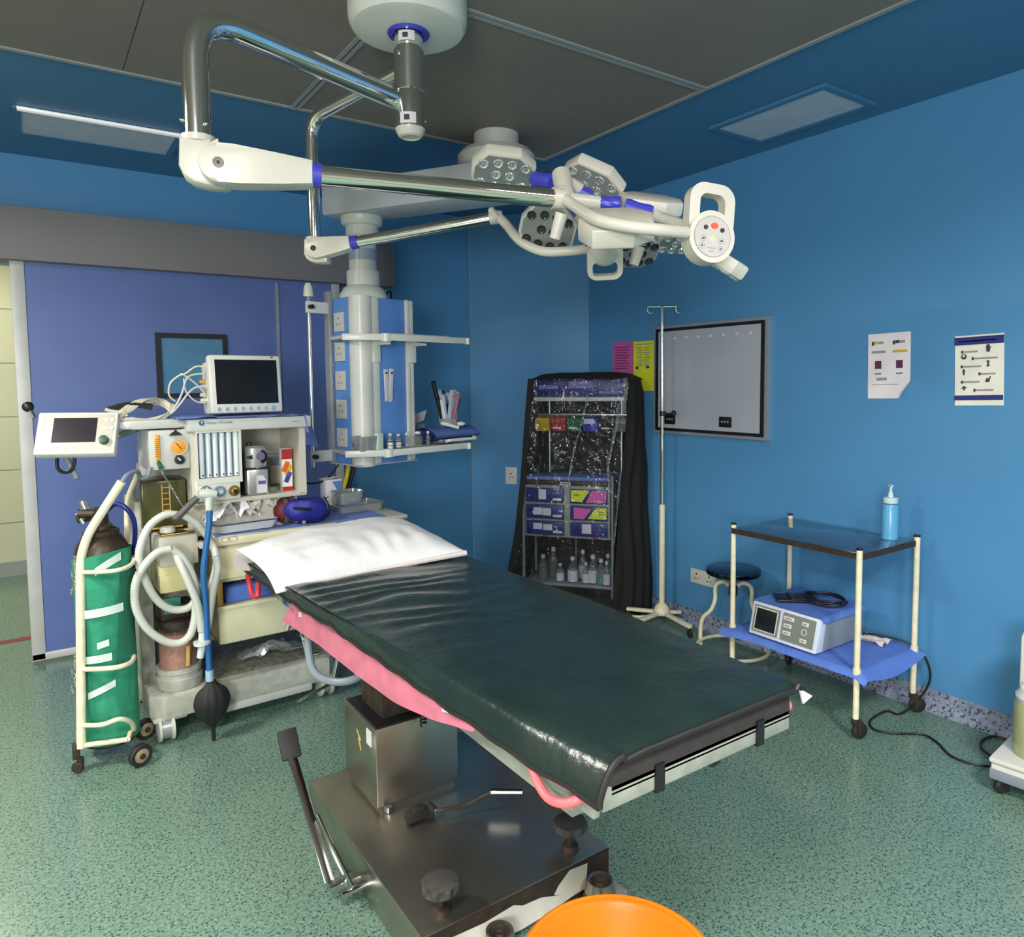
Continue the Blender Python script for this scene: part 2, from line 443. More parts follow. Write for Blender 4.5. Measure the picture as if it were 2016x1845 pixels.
# corridor beyond the sliding door
m = bpy.data.materials.new('cream wall tiles'); m.use_nodes = True; nt = m.node_tree; B_ = nt.nodes['Principled BSDF']
br = nt.nodes.new('ShaderNodeTexBrick'); br.offset = 0
br.inputs['Color1'].default_value = lin((206, 204, 170)); br.inputs['Color2'].default_value = lin((198, 198, 168)); br.inputs['Mortar'].default_value = lin((140, 140, 122))
br.inputs['Scale'].default_value = 1; br.inputs['Mortar Size'].default_value = .005; br.inputs['Brick Width'].default_value = .9; br.inputs['Row Height'].default_value = .42
tc = nt.nodes.new('ShaderNodeTexCoord'); mp = nt.nodes.new('ShaderNodeMapping'); mp.inputs['Rotation'].default_value = (R(90), 0, 0)
mp.inputs['Location'].default_value = (0, 0, .11)
nt.links.new(tc.outputs['Object'], mp.inputs['Vector']); nt.links.new(mp.outputs[0], br.inputs['Vector']); nt.links.new(br.outputs['Color'], B_.inputs['Base Color'])
B_.inputs['Roughness'].default_value = .4
cream_tile = m
b = MB(); b.box((XL, 7.0, 0), (1.6, 7.1, ZC)); struct('wall_corridor', b, cream_tile)
b = MB(); b.box((1.5, YB+.12, 0), (1.6, 7.0, ZC)); struct('wall_corridor_end', b, cream_tile)
b = MB(); b.box((XL, 6.97, 0), (1.5, 7.0, .11)); struct('baseboard_corridor', b, alu_dull)
b = MB(); b.box((-1.5, 5.14, 0), (1.5, 5.21, .002)); struct('floor_stripe', b, maroon_line)
# window in the wall behind the camera side, out of frame, that lets the daylight in
b = MB(); b.ringprism([(-.55, -.65), (.55, -.65), (.55, .65), (-.55, .65)], [(-.48, -.58), (.48, -.58), (.48, .58), (-.48, .58)], (-1.62, YF+.02, 1.75), (1, 0, 0), (0, 0, 1), .04)
w1 = struct('window_1', b, white_p)
b = MB(); b.box((-2.1, YF+.004, 1.17), (-1.14, YF+.014, 2.33)); struct('pane', b, glow('daylit pane', (225, 240, 255), 2.5), w1)

# sliding door, partly open, hung on a track housing
b = MB(); b.box((-1.55, 4.60, 2.15), (2.09, 4.749, 2.425), .006); struct('trim_6', b, housing_grey)
b = MB(); b.box((-.02, 4.672, .015), (1.70, 4.70, 2.16))
d1 = struct('door_1', b, door_blue)
b = MB()
b.box((-.045, 4.664, .015), (.018, 4.706, 2.16), .004); b.box((-.045, 4.664, .012), (1.72, 4.706, .052), .004)
b.box((1.665, 4.664, .015), (1.72, 4.706, 2.16), .004)
struct('door_frame', b, alu_white, d1)
b = MB(); b.ringprism([(.617, 1.425), (1.005, 1.425), (1.005, 1.80), (.617, 1.80)], [(.645, 1.45), (.98, 1.45), (.98, 1.772), (.645, 1.772)], (0, 4.668, 0), (1, 0, 0), (0, 0, 1), .03)
struct('vision_frame', b, black_p, d1)
b = MB(); b.box((.64, 4.666, 1.445), (.985, 4.6715, 1.776)); struct('vision_pane', b, pane_reflection, d1)
b = MB(); b.box((1.305, 4.662, .2), (1.323, 4.674, 2.13)); struct('joint_strip', b, alu, d1)

# recessed ceiling lights (switched off)
def ceiling_light(loc, sx, sy, label, strip=False):
    t = thing('ceiling_light', label, 'ceiling light', loc, 0, 'recessed ceiling lights')
    hx, hy = sx/2, sy/2
    b = MB(); b.ringprism([(-hx-.03, -hy-.03), (hx+.03, -hy-.03), (hx+.03, hy+.03), (-hx-.03, hy+.03)], [(-hx, -hy), (hx, -hy), (hx, hy), (-hx, hy)], (0, 0, -.008), (1, 0, 0), (0, 1, 0), .014)
    b.build('frame', ceil_blue, t)
    b = MB()
    if strip: b.prism([(-hy, -.012), (hy-.05, -.055), (hy-.05, -.047), (-hy, -.004)], (0, 0, 0), (0, 1, 0), (0, 0, 1), sx)
    else: b.box((-hx, -hy, -.010), (hx, hy, -.003))
    b.build('diffuser', lamp_cover, t)
    return t
t = ceiling_light((2.945, 2.125, ZC), .32, .56, 'flush rectangular ceiling light in the blue soffit above the wall with notices')
t = ceiling_light((.345, 4.12, ZC), .62, .33, 'rectangular ceiling light with bright edge strip above the sliding door', False)
b = MB(); b.box((-.325, -.20, -.016), (.325, -.165, -.003), .003); b.build('edge_strip', lamp_white, t)

# ------------------------------------------------------------------ operating table
ot = thing('operating_table', 'steel operating table with box pedestal on a low flat base, under the black rexine mattress', 'operating table', (1.03, 1.95, 0))
W_ = dict(parent=ot, world=True)
BX0, BX1, BY0, BY1, BZ = .735, 1.345, 1.545, 2.42, .13
b = MB(); b.box((BX0, BY0+.004, .012), (BX1, BY1, BZ), .003)
b.build('base_plate', steel, **W_)
base = ot.children[0]
# peeling white paint on the front face
b = MB()
peel = [(-.30, -.052), (-.20, -.050), (-.12, -.046), (-.02, -.05), (.07, -.044), (.16, -.03), (.20, -.028), (.205, .045), (.14, .05), (.10, .02), (.085, .0), (.115, -.012), (.04, .012), (-.02, .016), (-.05, .03), (-.14, .022), (-.3, .03)]
b.prism(peel, (1.055, BY0+.002, .07), (1, 0, 0), (0, 0, 1), .005)
b.build('painted_front', peel_white, base, True)
b = MB(); b.box((BX0+.004, BY0, .02), (BX1-.004, BY0+.006, BZ-.003)); b.build('front_face', rust_dark, base, True)
# pedestal
b = MB(); b.box((.852, 2.098, .148), (1.145, 2.375, .405), .003); b.box((.862, 2.108, .13), (1.135, 2.365, .15))
b.build('pedestal', steel, **W_); ped = ot.children[-1]
b = MB(); b.box((.858, 2.104, .404), (1.139, 2.369, .409)); b.build('pedestal_top', black_p, ped, True)
b = MB(); b.box((.8495, 2.135, .335), (.853, 2.172, .385)); b.build('sticker', label_w, ped, True)
b = MB(); b.prism([(-.02, .03), (0, .012), (-.008, .004), (.014, -.03), (.004, -.004), (.014, .006)], (.851, 2.24, .315), (0, -1, 0), (0, 0, 1), .002); b.build('yellow_mark', wood_y, ped, True)
b = MB(); b.lathe([(0, 0), (.012, 0), (.012, .016), (0, .016)], (.885, 2.09, .132)); b.build('foot_bolt', steel_bright, ped, True)
# inner lifting column, head yoke, table frame under the mattress
b = MB(); b.box((.90, 2.15, .405), (1.10, 2.33, .64)); b.box((.86, 1.98, .62), (1.18, 2.5, .70), .01)
b.build('lifting_column', rust_dark, **W_)
b = MB()
for x in (.80, 1.30): b.box((x-.02, 1.0, .705), (x+.02, 2.95, .745))
for y in (1.25, 1.9, 2.5, 2.9): b.box((.80, y-.02, .70), (1.30, y+.02, .735))
b.build('top_frame', frame_grey, **W_)
b = MB(); b.box((.79, .925, .746), (1.318, .962, .79), .003); b.build('foot_bar', frame_grey, **W_); fb = ot.children[-1]
for x in (.925, 1.215):
    b = MB(); b.box((x-.011, .920, .742), (x+.011, .967, .795)); b.build('strap', black_p, fb, True)
b = MB(); b.box((.772, .93, .738), (.788, 1.30, .768), .003); b.build('side_rail', frame_grey, **W_)
b = MB(); b.box((.795, .955, .745), (1.31, 3.0, .764), .004); b.build('top_panel', black_p, **W_)
b = MB(); b.tube(fillet([(1.10, .97, .745), (1.12, .97, .715), (1.15, .985, .705)], .01), .012); b.build('knob', black_p, **W_)
# spring hanging from the frame
b = MB()
b.tube([(1.0+.010*math.cos(i*.7), 2.06+.010*math.sin(i*.7), .70-i*.0017*.75) for i in range(0, 240)], .0028, 6)
b.build('return_spring', black_p, **W_)
# brake pedal
b = MB()
P0, P1 = V((.655, 1.985, .052)), V((.652, 2.315, .285)); ax = (P1-P0).normalized()
b.obox((P0+P1)/2, (V((1, 0, 0)), ax, V((1, 0, 0)).cross(ax)), (.03, (P1-P0).length, .008), .002)
Q0, Q1 = V((.69, 1.90, .06)), V((.668, 2.13, .165)); ax2 = (Q1-Q0).normalized()
b.obox((Q0+Q1)/2, (V((1, 0, 0)), ax2, V((1, 0, 0)).cross(ax2)), (.006, (Q1-Q0).length, .05), .001)
b.box((.645, 1.95, .04), (.74, 1.985, .058), .002); b.cyl((.66, 1.90, .062), (.74, 1.90, .062), .008)
b.build('brake_lever', steel_bright, **W_); lv = ot.children[-1]
b = MB(); n_ = V((-.15, -.75, .6)); fr = frame(n_, (0, .6, .8)); b.obox((.652, 2.345, .318), fr, (.062, .095, .016), .005); b.build('pedal_pad', black_rub, lv, True)
# hand pump lever lying over the base
b = MB(); b.tube(fillet([(.955, 2.0, .15), (1.0, 1.95, .165), (1.08, 1.94, .155), (1.155, 1.905, .19), (1.163, 1.90, .195)], .02), .006)
b.build('pump_lever', rust_dark, **W_); pl = ot.children[-1]
b = MB(); b.cyl((1.158, 1.905, .193), (1.238, 1.845, .193), .011, 16); b.build('grip', steel_bright, pl, True)
b = MB(); b.box((.90, 1.975, .135), (.975, 2.008, .172), .008); b.cyl((.985, 1.965, .155), (.985, 2.0, .155), .016); b.box((.915, 1.97, .165), (.96, 2.0, .182), .006); b.build('joint', black_rub, pl, True)
b = MB(); b.cyl((.992, 1.955, .155), (.992, 1.961, .155), .012); b.build('joint_cap', chrome, pl, True)
# levelling knobs and pads
def knob(x, y):
    b = MB(); poly = [(.047*(1+.10*math.cos(8*a))*math.cos(a), .047*(1+.10*math.cos(8*a))*math.sin(a)) for a in [2*math.pi*k/64 for k in range(64)]]
    b.prism(poly, (x, y, .205), (1, 0, 0), (0, 1, 0), .022, .004); b.lathe([(.02, .178), (.024, .196), (.024, .2)], (x, y, 0))
    b.build('levelling_knob', knob_grey, **W_); k = ot.children[-1]
    b = MB(); b.cyl((x, y, .128), (x, y, .196), .011); b.lathe([(0, .1305), (.026, .1305), (.022, .146), (.011, .15)], (x, y, 0)); b.build('threaded_shaft', rust_dark, k, True)
knob(.815, 1.60); knob(1.245, 1.605)
def pad(x, y, s):
    b = MB(); b.box((x-.035-.03*s*0, y-.035, .03), (x+.075 if s > 0 else x+.035, y+.035, .042), .004); b.box((x-.06, y-.01, .0), (x+.03, y+.035, .03))
    b.build('foot_bracket', frame_grey, **W_); k = ot.children[-1]
    b = MB(); b.lathe([(.028, .085), (.036, .088), (.038, .07), (.044, .055), (.046, .042), (.03, .042), (.03, .07), (.028, .085)], (x, y, 0)); b.build('socket', steel, k, True)
    b = MB(); b.lathe([(0, .076), (.01, .082), (.014, .076), (.03, .076), (.03, .06), (0, .06)], (x, y, 0)); b.build('screw', rust_dark, k, True)
pad(1.27, 1.50, 1); pad(.935, 1.505, -1)
# clamps at the head end, cable and small handle
b = MB()
for (x0, y0, x1, y1) in ((568, 1238, 590, 1232), (588, 1252, 604, 1245), (601, 1258, 620, 1249), (606, 1291, 628, 1286)):
    b.cyl(pt(x0, y0, 2.72), pt(x1, y1, 2.74), .0055, 10)
for (x0, y0, x1, y1) in ((592, 1240, 604, 1293), (604, 1252, 617, 1302)):
    b.cyl(pt(x0, y0, 2.73), pt(x1, y1, 2.73), .005, 10)
b.cyl((.74, 2.64, .60), (.80, 2.64, .74), .01); b.box((.73, 2.56, .70), (.79, 2.72, .72))
b.build('rail_clamp', chrome, **W_)
b = MB(); b.tube(catmull([(.84, 2.75, .70), (.82, 2.66, .60), (.80, 2.55, .47), (.86, 2.48, .43), (.93, 2.40, .47), (.94, 2.36, .60)], 8), .014); b.build('bent_hose', casing_grey, **W_)
b = MB(); b.cyl((.90, 2.62, .37), (.76, 2.61, .335), .006); b.sph((.90, 2.62, .37), .014); b.cyl((.90, 2.62, .37), (.93, 2.55, .64), .01)
b.build('tilt_handle', steel_bright, **W_)
# pink restraint loops and the pink cloth tucked under the mattress
b = MB(); b.tube(catmull([on(1046, 1502, 0, .755), on(1056, 1535, 0, .748), on(1078, 1570, 0, .745), on(1110, 1582, 0, .748), on(1140, 1573, 0, .765), on(1160, 1560, 0, .80)], 8), .0085, 14)
tag_l = b.build('lithotomy_loop', pink_tube, **W_); tag_l['label'] = 'pink rubber loop'
b = MB(); b.tube(catmull([on(488, 1132, 0, .755), on(491, 1150, 0, .75), on(497, 1172, 0, .75), on(507, 1172, 0, .755), on(508, 1150, 0, .77)], 8), .011, 14)
tag_l = b.build('restraint_loop', red_tube, **W_); tag_l['label'] = 'red rubber loop'
b = MB(); b.tube(catmull([(1.325, .975, .81), (1.34, .955, .80), (1.338, .94, .785), (1.325, .955, .77)], 6), .006); tag_l = b.build('restraint_loop', pink_tube, **W_); tag_l['label'] = 'pink rubber loop'

def mz(Y): return .85-.026*(Y-.91)
def lerp(T, x):
    for (a, va), (c, vc) in zip(T, T[1:]):
        if x <= c: return va+(vc-va)*max(0, (x-a)/(c-a))
    return T[-1][1]
LX = [(.905, .822), (1.2, .775), (1.6, .738), (2.1, .70), (2.6, .68), (3.05, .67)]
RX_ = [(.905, 1.317), (1.6, 1.385), (2.3, 1.40), (3.05, 1.42)]
LO = [(.905, .766), (1.1, .742), (1.45, .732), (2.1, .712), (2.6, .690), (3.05, .685)]   # hem on the near long side
LZ = [(.905, .072), (1.2, .062), (1.45, .058), (2.1, .046), (2.6, .045), (3.05, .045)]
def wr(x, y):
    """soft wrinkles, strongest towards the head"""
    k = max(0, min(1, (y-1.55)/.6)); side = max(0, min(1, (1.35-x)/.5))
    w = .0055*k*side*math.sin(y*62+6*NZ.noise((x*3, y*4, 1))+x*8) + .003*NZ.noise((x*9, y*9, 3))
    return w
def mattress_pt(u, v):
    Y = .905+v*2.145
    l, r, lo = lerp(LX, Y), lerp(RX_, Y), lerp(LO, Y)
    z = mz(Y)
    if Y > 2.2: z += .0
    if u < .18:                       # near side skirt, from hem to crease
        t = u/.18; e = t*t*(3-2*t)
        x = lo+(l-lo)*(t**1.5)*1.0; zz = z-lerp(LZ, Y)*(1-math.sin(t*math.pi/2))
        return (x+.006*NZ.noise((Y*6, 2, t*2))*(1-t), Y, zz+.003*math.sin(Y*40)*(1-t))
    if u > .88:
        t = (u-.88)/.12
        k = min(1, (Y-.905)/.25)
        return (r+.012*math.sin(t*math.pi/2), Y, z-(.012+.033*k)*(1-math.cos(t*math.pi/2)))
    t = (u-.18)/.70
    edge = min(1, min(t, 1-t)*9)
    foot = .010*max(0, 1-(Y-.905)/.05)**2
    return (l+(r-l)*t, Y, z+(.004+wr(l+(r-l)*t, Y))*edge-foot)
mt = thing('table_mattress', 'long dark green black rexine mattress cover spread over the operating table', 'mattress', (1.05, 1.95, .77))
b = MB(); b.grid(mattress_pt, 64, 130, .006); b.build('cover', leather, mt, True, smooth=60)
b = MB(); b.box((.80, .925, .766), (1.325, 3.02, mz(3.05)-.012), .01); b.box((.80, .925, .77), (1.325, 2.0, .822), .01); b.build('foam_core', brown_cloth, mt, True)
b = MB()
rim = [mattress_pt(k/60, 0) for k in range(0, 61)]
b.tube(rim, .0065, 8); b.build('foot_piping', leather_edge, mt, True)
b = MB(); b.tube([mattress_pt(0, k/60) for k in range(61)], .0055, 8); b.build('side_piping', leather_edge, mt, True)
b = MB(); b.prism([(0, 0), (.05, -.03), (.012, -.036)], (1.335, .915, .835), (1, .1, 0), (0, .1, 1), .004); b.build('turned_corner', linen, mt, True)

def strip(v, u):
    # cloth strip hanging under the near edge
    T = [(568, 1205, 32, .735), (640, 1245, 44, .735), (720, 1300, 56, .735), (800, 1350, 66, .735), (870, 1390, 52, .74), (940, 1436, 8, .745)]
    x = 568+(940-568)*v
    yc = lerp([(a, q) for a, q, _, _ in T], x); h = lerp([(a, q) for a, _, q, _ in T], x); X = lerp([(a, q) for a, _, _, q in T], x)
    p = on(x-(u-.5)*h*.45, yc+(u-.5)*h, 0, .748)
    p.x += .004*NZ.noise((p.y*9, u*3, 0)) - .006*u
    return p
t = thing('pink_cloth_strip', 'folded pink cloth tucked along the near long edge of the operating table', 'cloth', (.73, 1.9, .72))
b = MB(); b.grid(lambda a, c: strip(a, c), 30, 6, .003); b.build('cloth', pink_cloth, t, True, smooth=60)
for (x, y, w) in ((591, 1210, .012), (876, 1394, .013)):
    b = MB(); p = on(x, y, 0, .740); b.obox(p, (V((0, 1, -.25)).normalized(), V((0, .25, 1)).normalized(), V((1, 0, 0))), (w*2.4, w*1.5, .002)); b.build('tape', label_w, t, True)

# pillow
pl = thing('pillow', 'flat white pillow lying at the head of the operating table', 'pillow', (1.03, 2.65, .83))
c00, c10, c11, c01 = V((.655, 2.455, .798)), V((1.374, 2.42, .845)), V((1.415, 3.08, .862)), V((.616, 2.83, .885))
def pil(u, v, top):
    p = c00*(1-u)*(1-v)+c10*u*(1-v)+c11*u*v+c01*(1-u)*v
    f = (max(0, 1-abs(2*u-1)**4)*max(0, 1-abs(2*v-1)**3.2))**.75
    w = .006*math.sin(u*46+5*NZ.noise((u*3, v*3, 0)))*max(0, 1-abs(v-.18)*3.2)+.008*NZ.noise((u*7, v*7, 5))
    tuck = (1-4*(u-.5)**2*.0)*(.03*math.sin(v*math.pi)*((2*u-1)**2))
    p.x += (.5-u)*2*tuck*.8
    p.y += (.5-v)*2*.03*math.sin(u*math.pi)*(2*v-1)**2
    base = mz(p.y)+.006
    lift = max(0, base-p.z)
    z = p.z+lift*max(0, min(1, (u-.06)*7))
    if top: p.z = z+.078*f+w*f
    else: p.z = z-.004+ .0*f
    return p
b = MB()
N1, N2 = 48, 36
tv = [[b.bm.verts.new(pil(i/N1, j/N2, True)) for j in range(N2+1)] for i in range(N1+1)]
bv = [[b.bm.verts.new(pil(i/N1, j/N2, False)) for j in range(N2+1)] for i in range(N1+1)]
for i in range(N1):
    for j in range(N2):
        b.bm.faces.new((tv[i][j], tv[i+1][j], tv[i+1][j+1], tv[i][j+1])); b.bm.faces.new((bv[i][j], bv[i][j+1], bv[i+1][j+1], bv[i+1][j]))
for i in range(N1):
    for j in (0, N2): b.bm.faces.new((tv[i][j], tv[i+1][j], bv[i+1][j], bv[i][j]))
for j in range(N2):
    for i in (0, N1): b.bm.faces.new((tv[i][j], tv[i][j+1], bv[i][j+1], bv[i][j]))
b.build('pillowcase', linen, pl, True, smooth=70)
b = MB(); b.tube([pil(k/40, 0, False)+V((0, .004, -.004)) for k in range(6, 41)], .011, 8); b.build('under_edge', linen_grey, pl, True)
b = MB(); b.grid(lambda u, v: on(462+40*u, 1085+5*u+38*v-4*u*v, 1, 2.93+.0*u)+V((0, 0, .0)), 6, 6, .002); b.build('hanging_flap', linen_grey, pl, True)

# orange basin in the foreground
bn = thing('basin', 'round orange plastic basin on the floor in front of the operating table', 'basin', (.942, 1.053, 0))
b = MB(); b.lathe([(0, .004), (.115, .004), (.125, .012), (.188, .282), (.202, .288), (.206, .298), (.200, .304), (.186, .300), (.178, .282), (.118, .022), (0, .016)], n=64); b.build('bowl', orange_p, bn)
b = MB(); b.lathe([(.197, .2965), (.206, .297), (.208, .302), (.200, .307), (.192, .304)], n=64, closed=True); b.build('rim', orange_p, bn)

# ------------------------------------------------------------------ instrument trolley by the right wall
tr = thing('instrument_trolley', 'cream two-tier instrument trolley with steel top against the blue wall', 'trolley', (2.98, 1.94, 0))
W_ = dict(parent=tr, world=True)
TP = [(2.765, 1.625), (3.205, 1.615), (3.205, 2.265), (2.785, 2.285)]
for (x, y) in TP:
    b = MB(); b.cyl((x, y, .085), (x, y, .80), .0125, 14); b.lathe([(.0125, .30), (.017, .302), (.017, .275), (.0125, .272)], (x, y, 0), closed=True, n=14)
    b.build('pole', cream_enamel, **W_); p = tr.children[-1]
    b = MB(); b.cyl((x, y, .80), (x, y, .808), .013, 14); b.build('end_cap', black_p, p, True)
    b = MB(); a = random.uniform(-1, 1); d = V((math.cos(a), math.sin(a), 0)); s_ = V((-d.y, d.x, 0))
    c = V((x, y, .036))+d*.02
    b.lathe([(0, -.011), (.027, -.011), (.035, -.006), (.035, .006), (.027, .011), (0, .011)], c, s_, 24); b.build('castor_wheel', black_rub, p, True)
    b = MB(); b.box((x-.014, y-.014, .062), (x+.014, y+.014, .09), .004)
    for sg in (-1, 1): b.prism([(-.012, .03), (.012, .03), (.008, -.032), (-.004, -.032)], V((x, y, .055))+d*.008+s_*sg*.016, d, (0, 0, 1), .004)
    b.build('castor_fork', rust_dark, p, True)
def shelf(name, z, mt_, rim):
    b = MB(); e = .0
    b.box((2.772, 1.618, z-.014), (3.208, 2.285, z), .003)
    b.build(name, mt_, **W_); s = tr.children[-1]
    b = MB()
    for (x0, y0, x1, y1) in ((2.768, 1.62, 2.776, 2.285), (2.77, 1.614, 3.21, 1.621)): b.box((x0, y0, z-.026), (x1, y1, z-.001))
    b.build('shelf_rim', rim, s, True)
shelf('top_shelf', .785, shelf_glass, rust_dark); shelf('lower_shelf', .285, steel, frame_grey)

# sanitizer pump bottle
pb = thing('pump_bottle', 'blue sanitizer pump bottle with clear pump on the trolley top', 'bottle', (3.13, 1.70, .785))
b = MB(); b.lathe([(0, 0), (.031, 0), (.034, .004), (.034, .15), (.030, .158), (.013, .163), (.013, .165), (0, .165)], n=28); b.build('bottle', blue_liquid, pb)
b = MB(); b.lathe([(0, .163), (.030, .163), (.031, .166), (.031, .185), (.028, .188), (.012, .190), (.010, .21), (.006, .213), (.006, .238), (0, .238)], n=24); b.build('collar', mat('milky pump cap', (200, 218, 224), .4), pb)
b = MB(); b.lathe([(0, .236), (.011, .236), (.012, .243), (0, .247)]); b.tube([(0, 0, .241), (-.02, -.012, .242), (-.036, -.022, .237)], .005, 8); b.build('pump_head', mat('milky pump spout', (196, 220, 230), .4), pb)

# blue drape on the lower shelf
dr = thing('drape_cloth', 'blue drape cloth spread on the lower trolley shelf and hanging over its edge', 'cloth', (2.98, 1.9, .287))
def drape(u, v):
    x, y = 2.738+u*.492, 1.575+v*.725
    z = .2905+.004*abs(NZ.noise((x*14, y*14, 0)))
    if x < 2.764: z -= (2.764-x)*.9
    if y < 1.612: z -= (1.612-y)*1.5*(.35+.65*max(0, math.sin(u*3.1)))
    if u < .12 and v > .8: x -= .045*(v-.8)*5*(1-u/.12)
    return (x, y, z)
b = MB(); b.grid(drape, 44, 56); b.build('cloth', blue_cloth, dr, True, smooth=60)
# electrosurgical unit
es = thing('electrosurgical_unit', 'grey electrosurgical unit with dark screen and white bezel on the lower trolley shelf', 'medical device', (2.97, 1.99, .291), 0)
eF, eB = -.215, .19   # x from front bezel to back; y from -.16 to .17
y0, y1, h = -.175, .185, .148
b = MB(); b.prism([(-.15, .0), (.17, .0), (.17, h), (-.13, h)], (0, (y0+y1)/2, .008), (1, 0, 0), (0, 0, 1), y1-y0-.012, .004); b.build('casing', casing_grey, es)
b = MB(); b.prism([(-.205, .004), (-.15, .0), (-.125, h), (-.168, h+.002)], (0, (y0+y1)/2, .008), (1, 0, 0), (0, 0, 1), y1-y0, .008); b.build('bezel', shell_lilac, es); bz = es.children[-1]
A_ = V((.037, 0, .146)).normalized()              # up along the sloping face
Y_ = V((0, -1, 0)); Nn = Y_.cross(A_)
def ef(s, t, o=.0): return V((-.2055, 0, .012)) + A_*t + V((0, s, 0)) + Nn*o
def epl(name, s0, s1, t0, t1, m_, off, par, th=.003, bev=.0):
    b = MB(); b.obox(ef((s0+s1)/2, (t0+t1)/2, off), (Y_, A_, Nn), (abs(s1-s0), t1-t0, th), bev); return b.build(name, m_, par)
epl('screen_surround', .168, .028, .014, .138, pad_grey, .0012, bz)
epl('screen_rim', .158, .038, .022, .130, white_p, .002, bz)
epl('screen', .153, .043, .027, .125, screen_m, .003, bz)
epl('keypad', .012, -.155, .014, .138, pad_grey, .0012, bz)
for (s, t_, w) in ((-.02, .115, .055), (-.105, .112, .034), (-.018, .082, .042), (-.018, .050, .042), (-.105, .038, .034)):
    o = epl('button', s-w/2, s+w/2, t_-.009, t_+.009, white_p, .0035, bz, .004, .0015)
b = MB(); b.lathe([(.011, 0), (.0145, 0), (.0145, .004), (.011, .004)], ef(-.105, .076, .001), Nn, 20, closed=True); b.build('socket', white_p, bz)
for (s, t_, w) in ((-.02, .115, .035), (-.105, .112, .018), (-.018, .082, .024), (-.018, .050, .024), (-.105, .038, .018)):
    b = MB(); b.obox(ef(s, t_, .0057), (Y_, A_, Nn), (w, .003, .0004)); b.build('button_print', ink, bz)
b = MB(); b.grid(lambda u, v: (-.17+.36*u, y0-.008+(y1-y0+.016)*v, h+.0125+.002*NZ.noise((u*6, v*6, 1))-(.02 if v < .03 and u > .03 else 0)), 30, 30)
b.build('dust_sheet', blue_cloth, es, smooth=60)
# foot switch pad and its cable on top
fp = thing('patient_plate', 'folded black patient plate with looped black cable on the grey electrosurgical unit', 'cable', (2.97, 1.98, .456), 0)
b = MB(); a = V((.75, -.66, 0)); c = V((.66, .75, 0)).normalized()
b.obox((-.03, .08, .008), (a.normalized(), c, V((0, 0, 1))), (.16, .12, .010), .003); b.obox((.0, .05, .016), (a.normalized(), c, V((0, 0, 1))), (.12, .10, .006), .002)
b.build('plate', black_p, fp)
b = MB()
for off in (-.024, .02): b.obox(V((-.02, .07, .0205))+a.normalized()*off, (a.normalized(), c, V((0, 0, 1))), (.003, .1, .001))
b.build('fold_lines', knob_grey, fp)
b = MB()
for k, (rx, ry) in enumerate(((.105, .082), (.098, .07), (.088, .076))):
    b.tube([(.055+rx*math.cos(q)*.8, -.035+ry*math.sin(q)*1.25, .012+.006*k+.003*math.sin(q*3+k)) for q in [2*math.pi*i/40 for i in range(40)]], .0052, 8, closed=True)
b.sph((.06, -.125, .018), .014, 10, (1.2, 1, .8)); b.build('cable_coil', black_p, fp)
# folded gauze behind the unit and mains cable
single(MB().grid(lambda u, v: (-.03+.08*u, -.06+.12*v, .004+.018*abs(math.sin(u*5+v*3))+.008*NZ.noise((u*5, v*5, 2))), 12, 14, .003), 'gauze', linen_grey,
       'crumpled white gauze beside the grey electrosurgical unit on blue drape', 'gauze', (3.13, 1.765, .292), 0, smooth=60)
b = MB()
b.tube(catmull([(3.145, 1.86, .31), (3.19, 1.75, .315), (3.225, 1.64, .30), (3.255, 1.585, .24), (3.25, 1.565, .15), (3.205, 1.60, .05), (3.12, 1.63, .008), on(1745, 1400, 2, .006), on(1714, 1418, 2, .006), on(1720, 1436, 2, .006), on(1760, 1444, 2, .006), on(1815, 1446, 2, .006), on(1845, 1462, 2, .006), on(1875, 1490, 2, .006), on(1930, 1507, 2, .006), on(1995, 1508, 2, .006), on(2040, 1500, 2, .006)], 10), .0048, 8)
o = b.build('mains_cable', black_p); tag(o, 'black mains cable running from the trolley shelf across the floor', 'cable')
b = MB()
b.tube(catmull([on(2040, 1475, 2, .006), on(2000, 1462, 2, .006), on(1960, 1450, 2, .006), on(1936, 1456, 2, .006), on(1931, 1470, 2, .008), on(1948, 1487, 2, .010), on(1975, 1498, 2, .014), on(2040, 1505, 2, .014)], 10), .0048, 8)
o = b.build('looped_cable', black_p); tag(o, 'short black cable loop on the floor beside the suction machine', 'cable')

# suction machine cut by the picture's edge
sm = thing('suction_machine', 'white wheeled suction machine with yellowish jar, near the floor cable loop', 'suction machine', (2.96, .94, 0), 6)
b = MB(); b.box((-.15, -.2, .055), (.2, .2, .115), .01); b.box((-.155, -.205, .115), (.205, .205, .135), .008); b.build('base', white_p, sm)
b = MB(); b.box((-.152, -.202, .056), (.202, .202, .096), .004); b.build('skirt', casing_grey, sm)
for x, y in ((-.12, .17), (-.12, -.17), (.17, .17), (.17, -.17)):
    b = MB(); b.lathe([(0, -.013), (.02, -.013), (.028, -.006), (.028, .006), (.02, .013), (0, .013)], (x, y+.0, .028), (.6, .8, 0)); b.cyl((x, y, .04), (x, y, .06), .01); b.build('castor', black_rub, sm)
b = MB(); b.lathe([(0, .135), (.088, .135), (.094, .145), (.094, .32), (.085, .345), (.05, .36), (0, .36)], (-.005, .075, 0), n=32); b.build('jar', mat('yellowish jar', (176, 178, 132), .15), sm)
b = MB(); b.lathe([(.06, .345), (.089, .335), (.092, .35), (.075, .375), (0, .375)], (-.005, .075, 0), n=32); b.build('jar_lid', white_p, sm)
b = MB(); b.box((.06, -.18, .135), (.19, .18, .55), .02); b.build('pump_housing', white_p, sm)

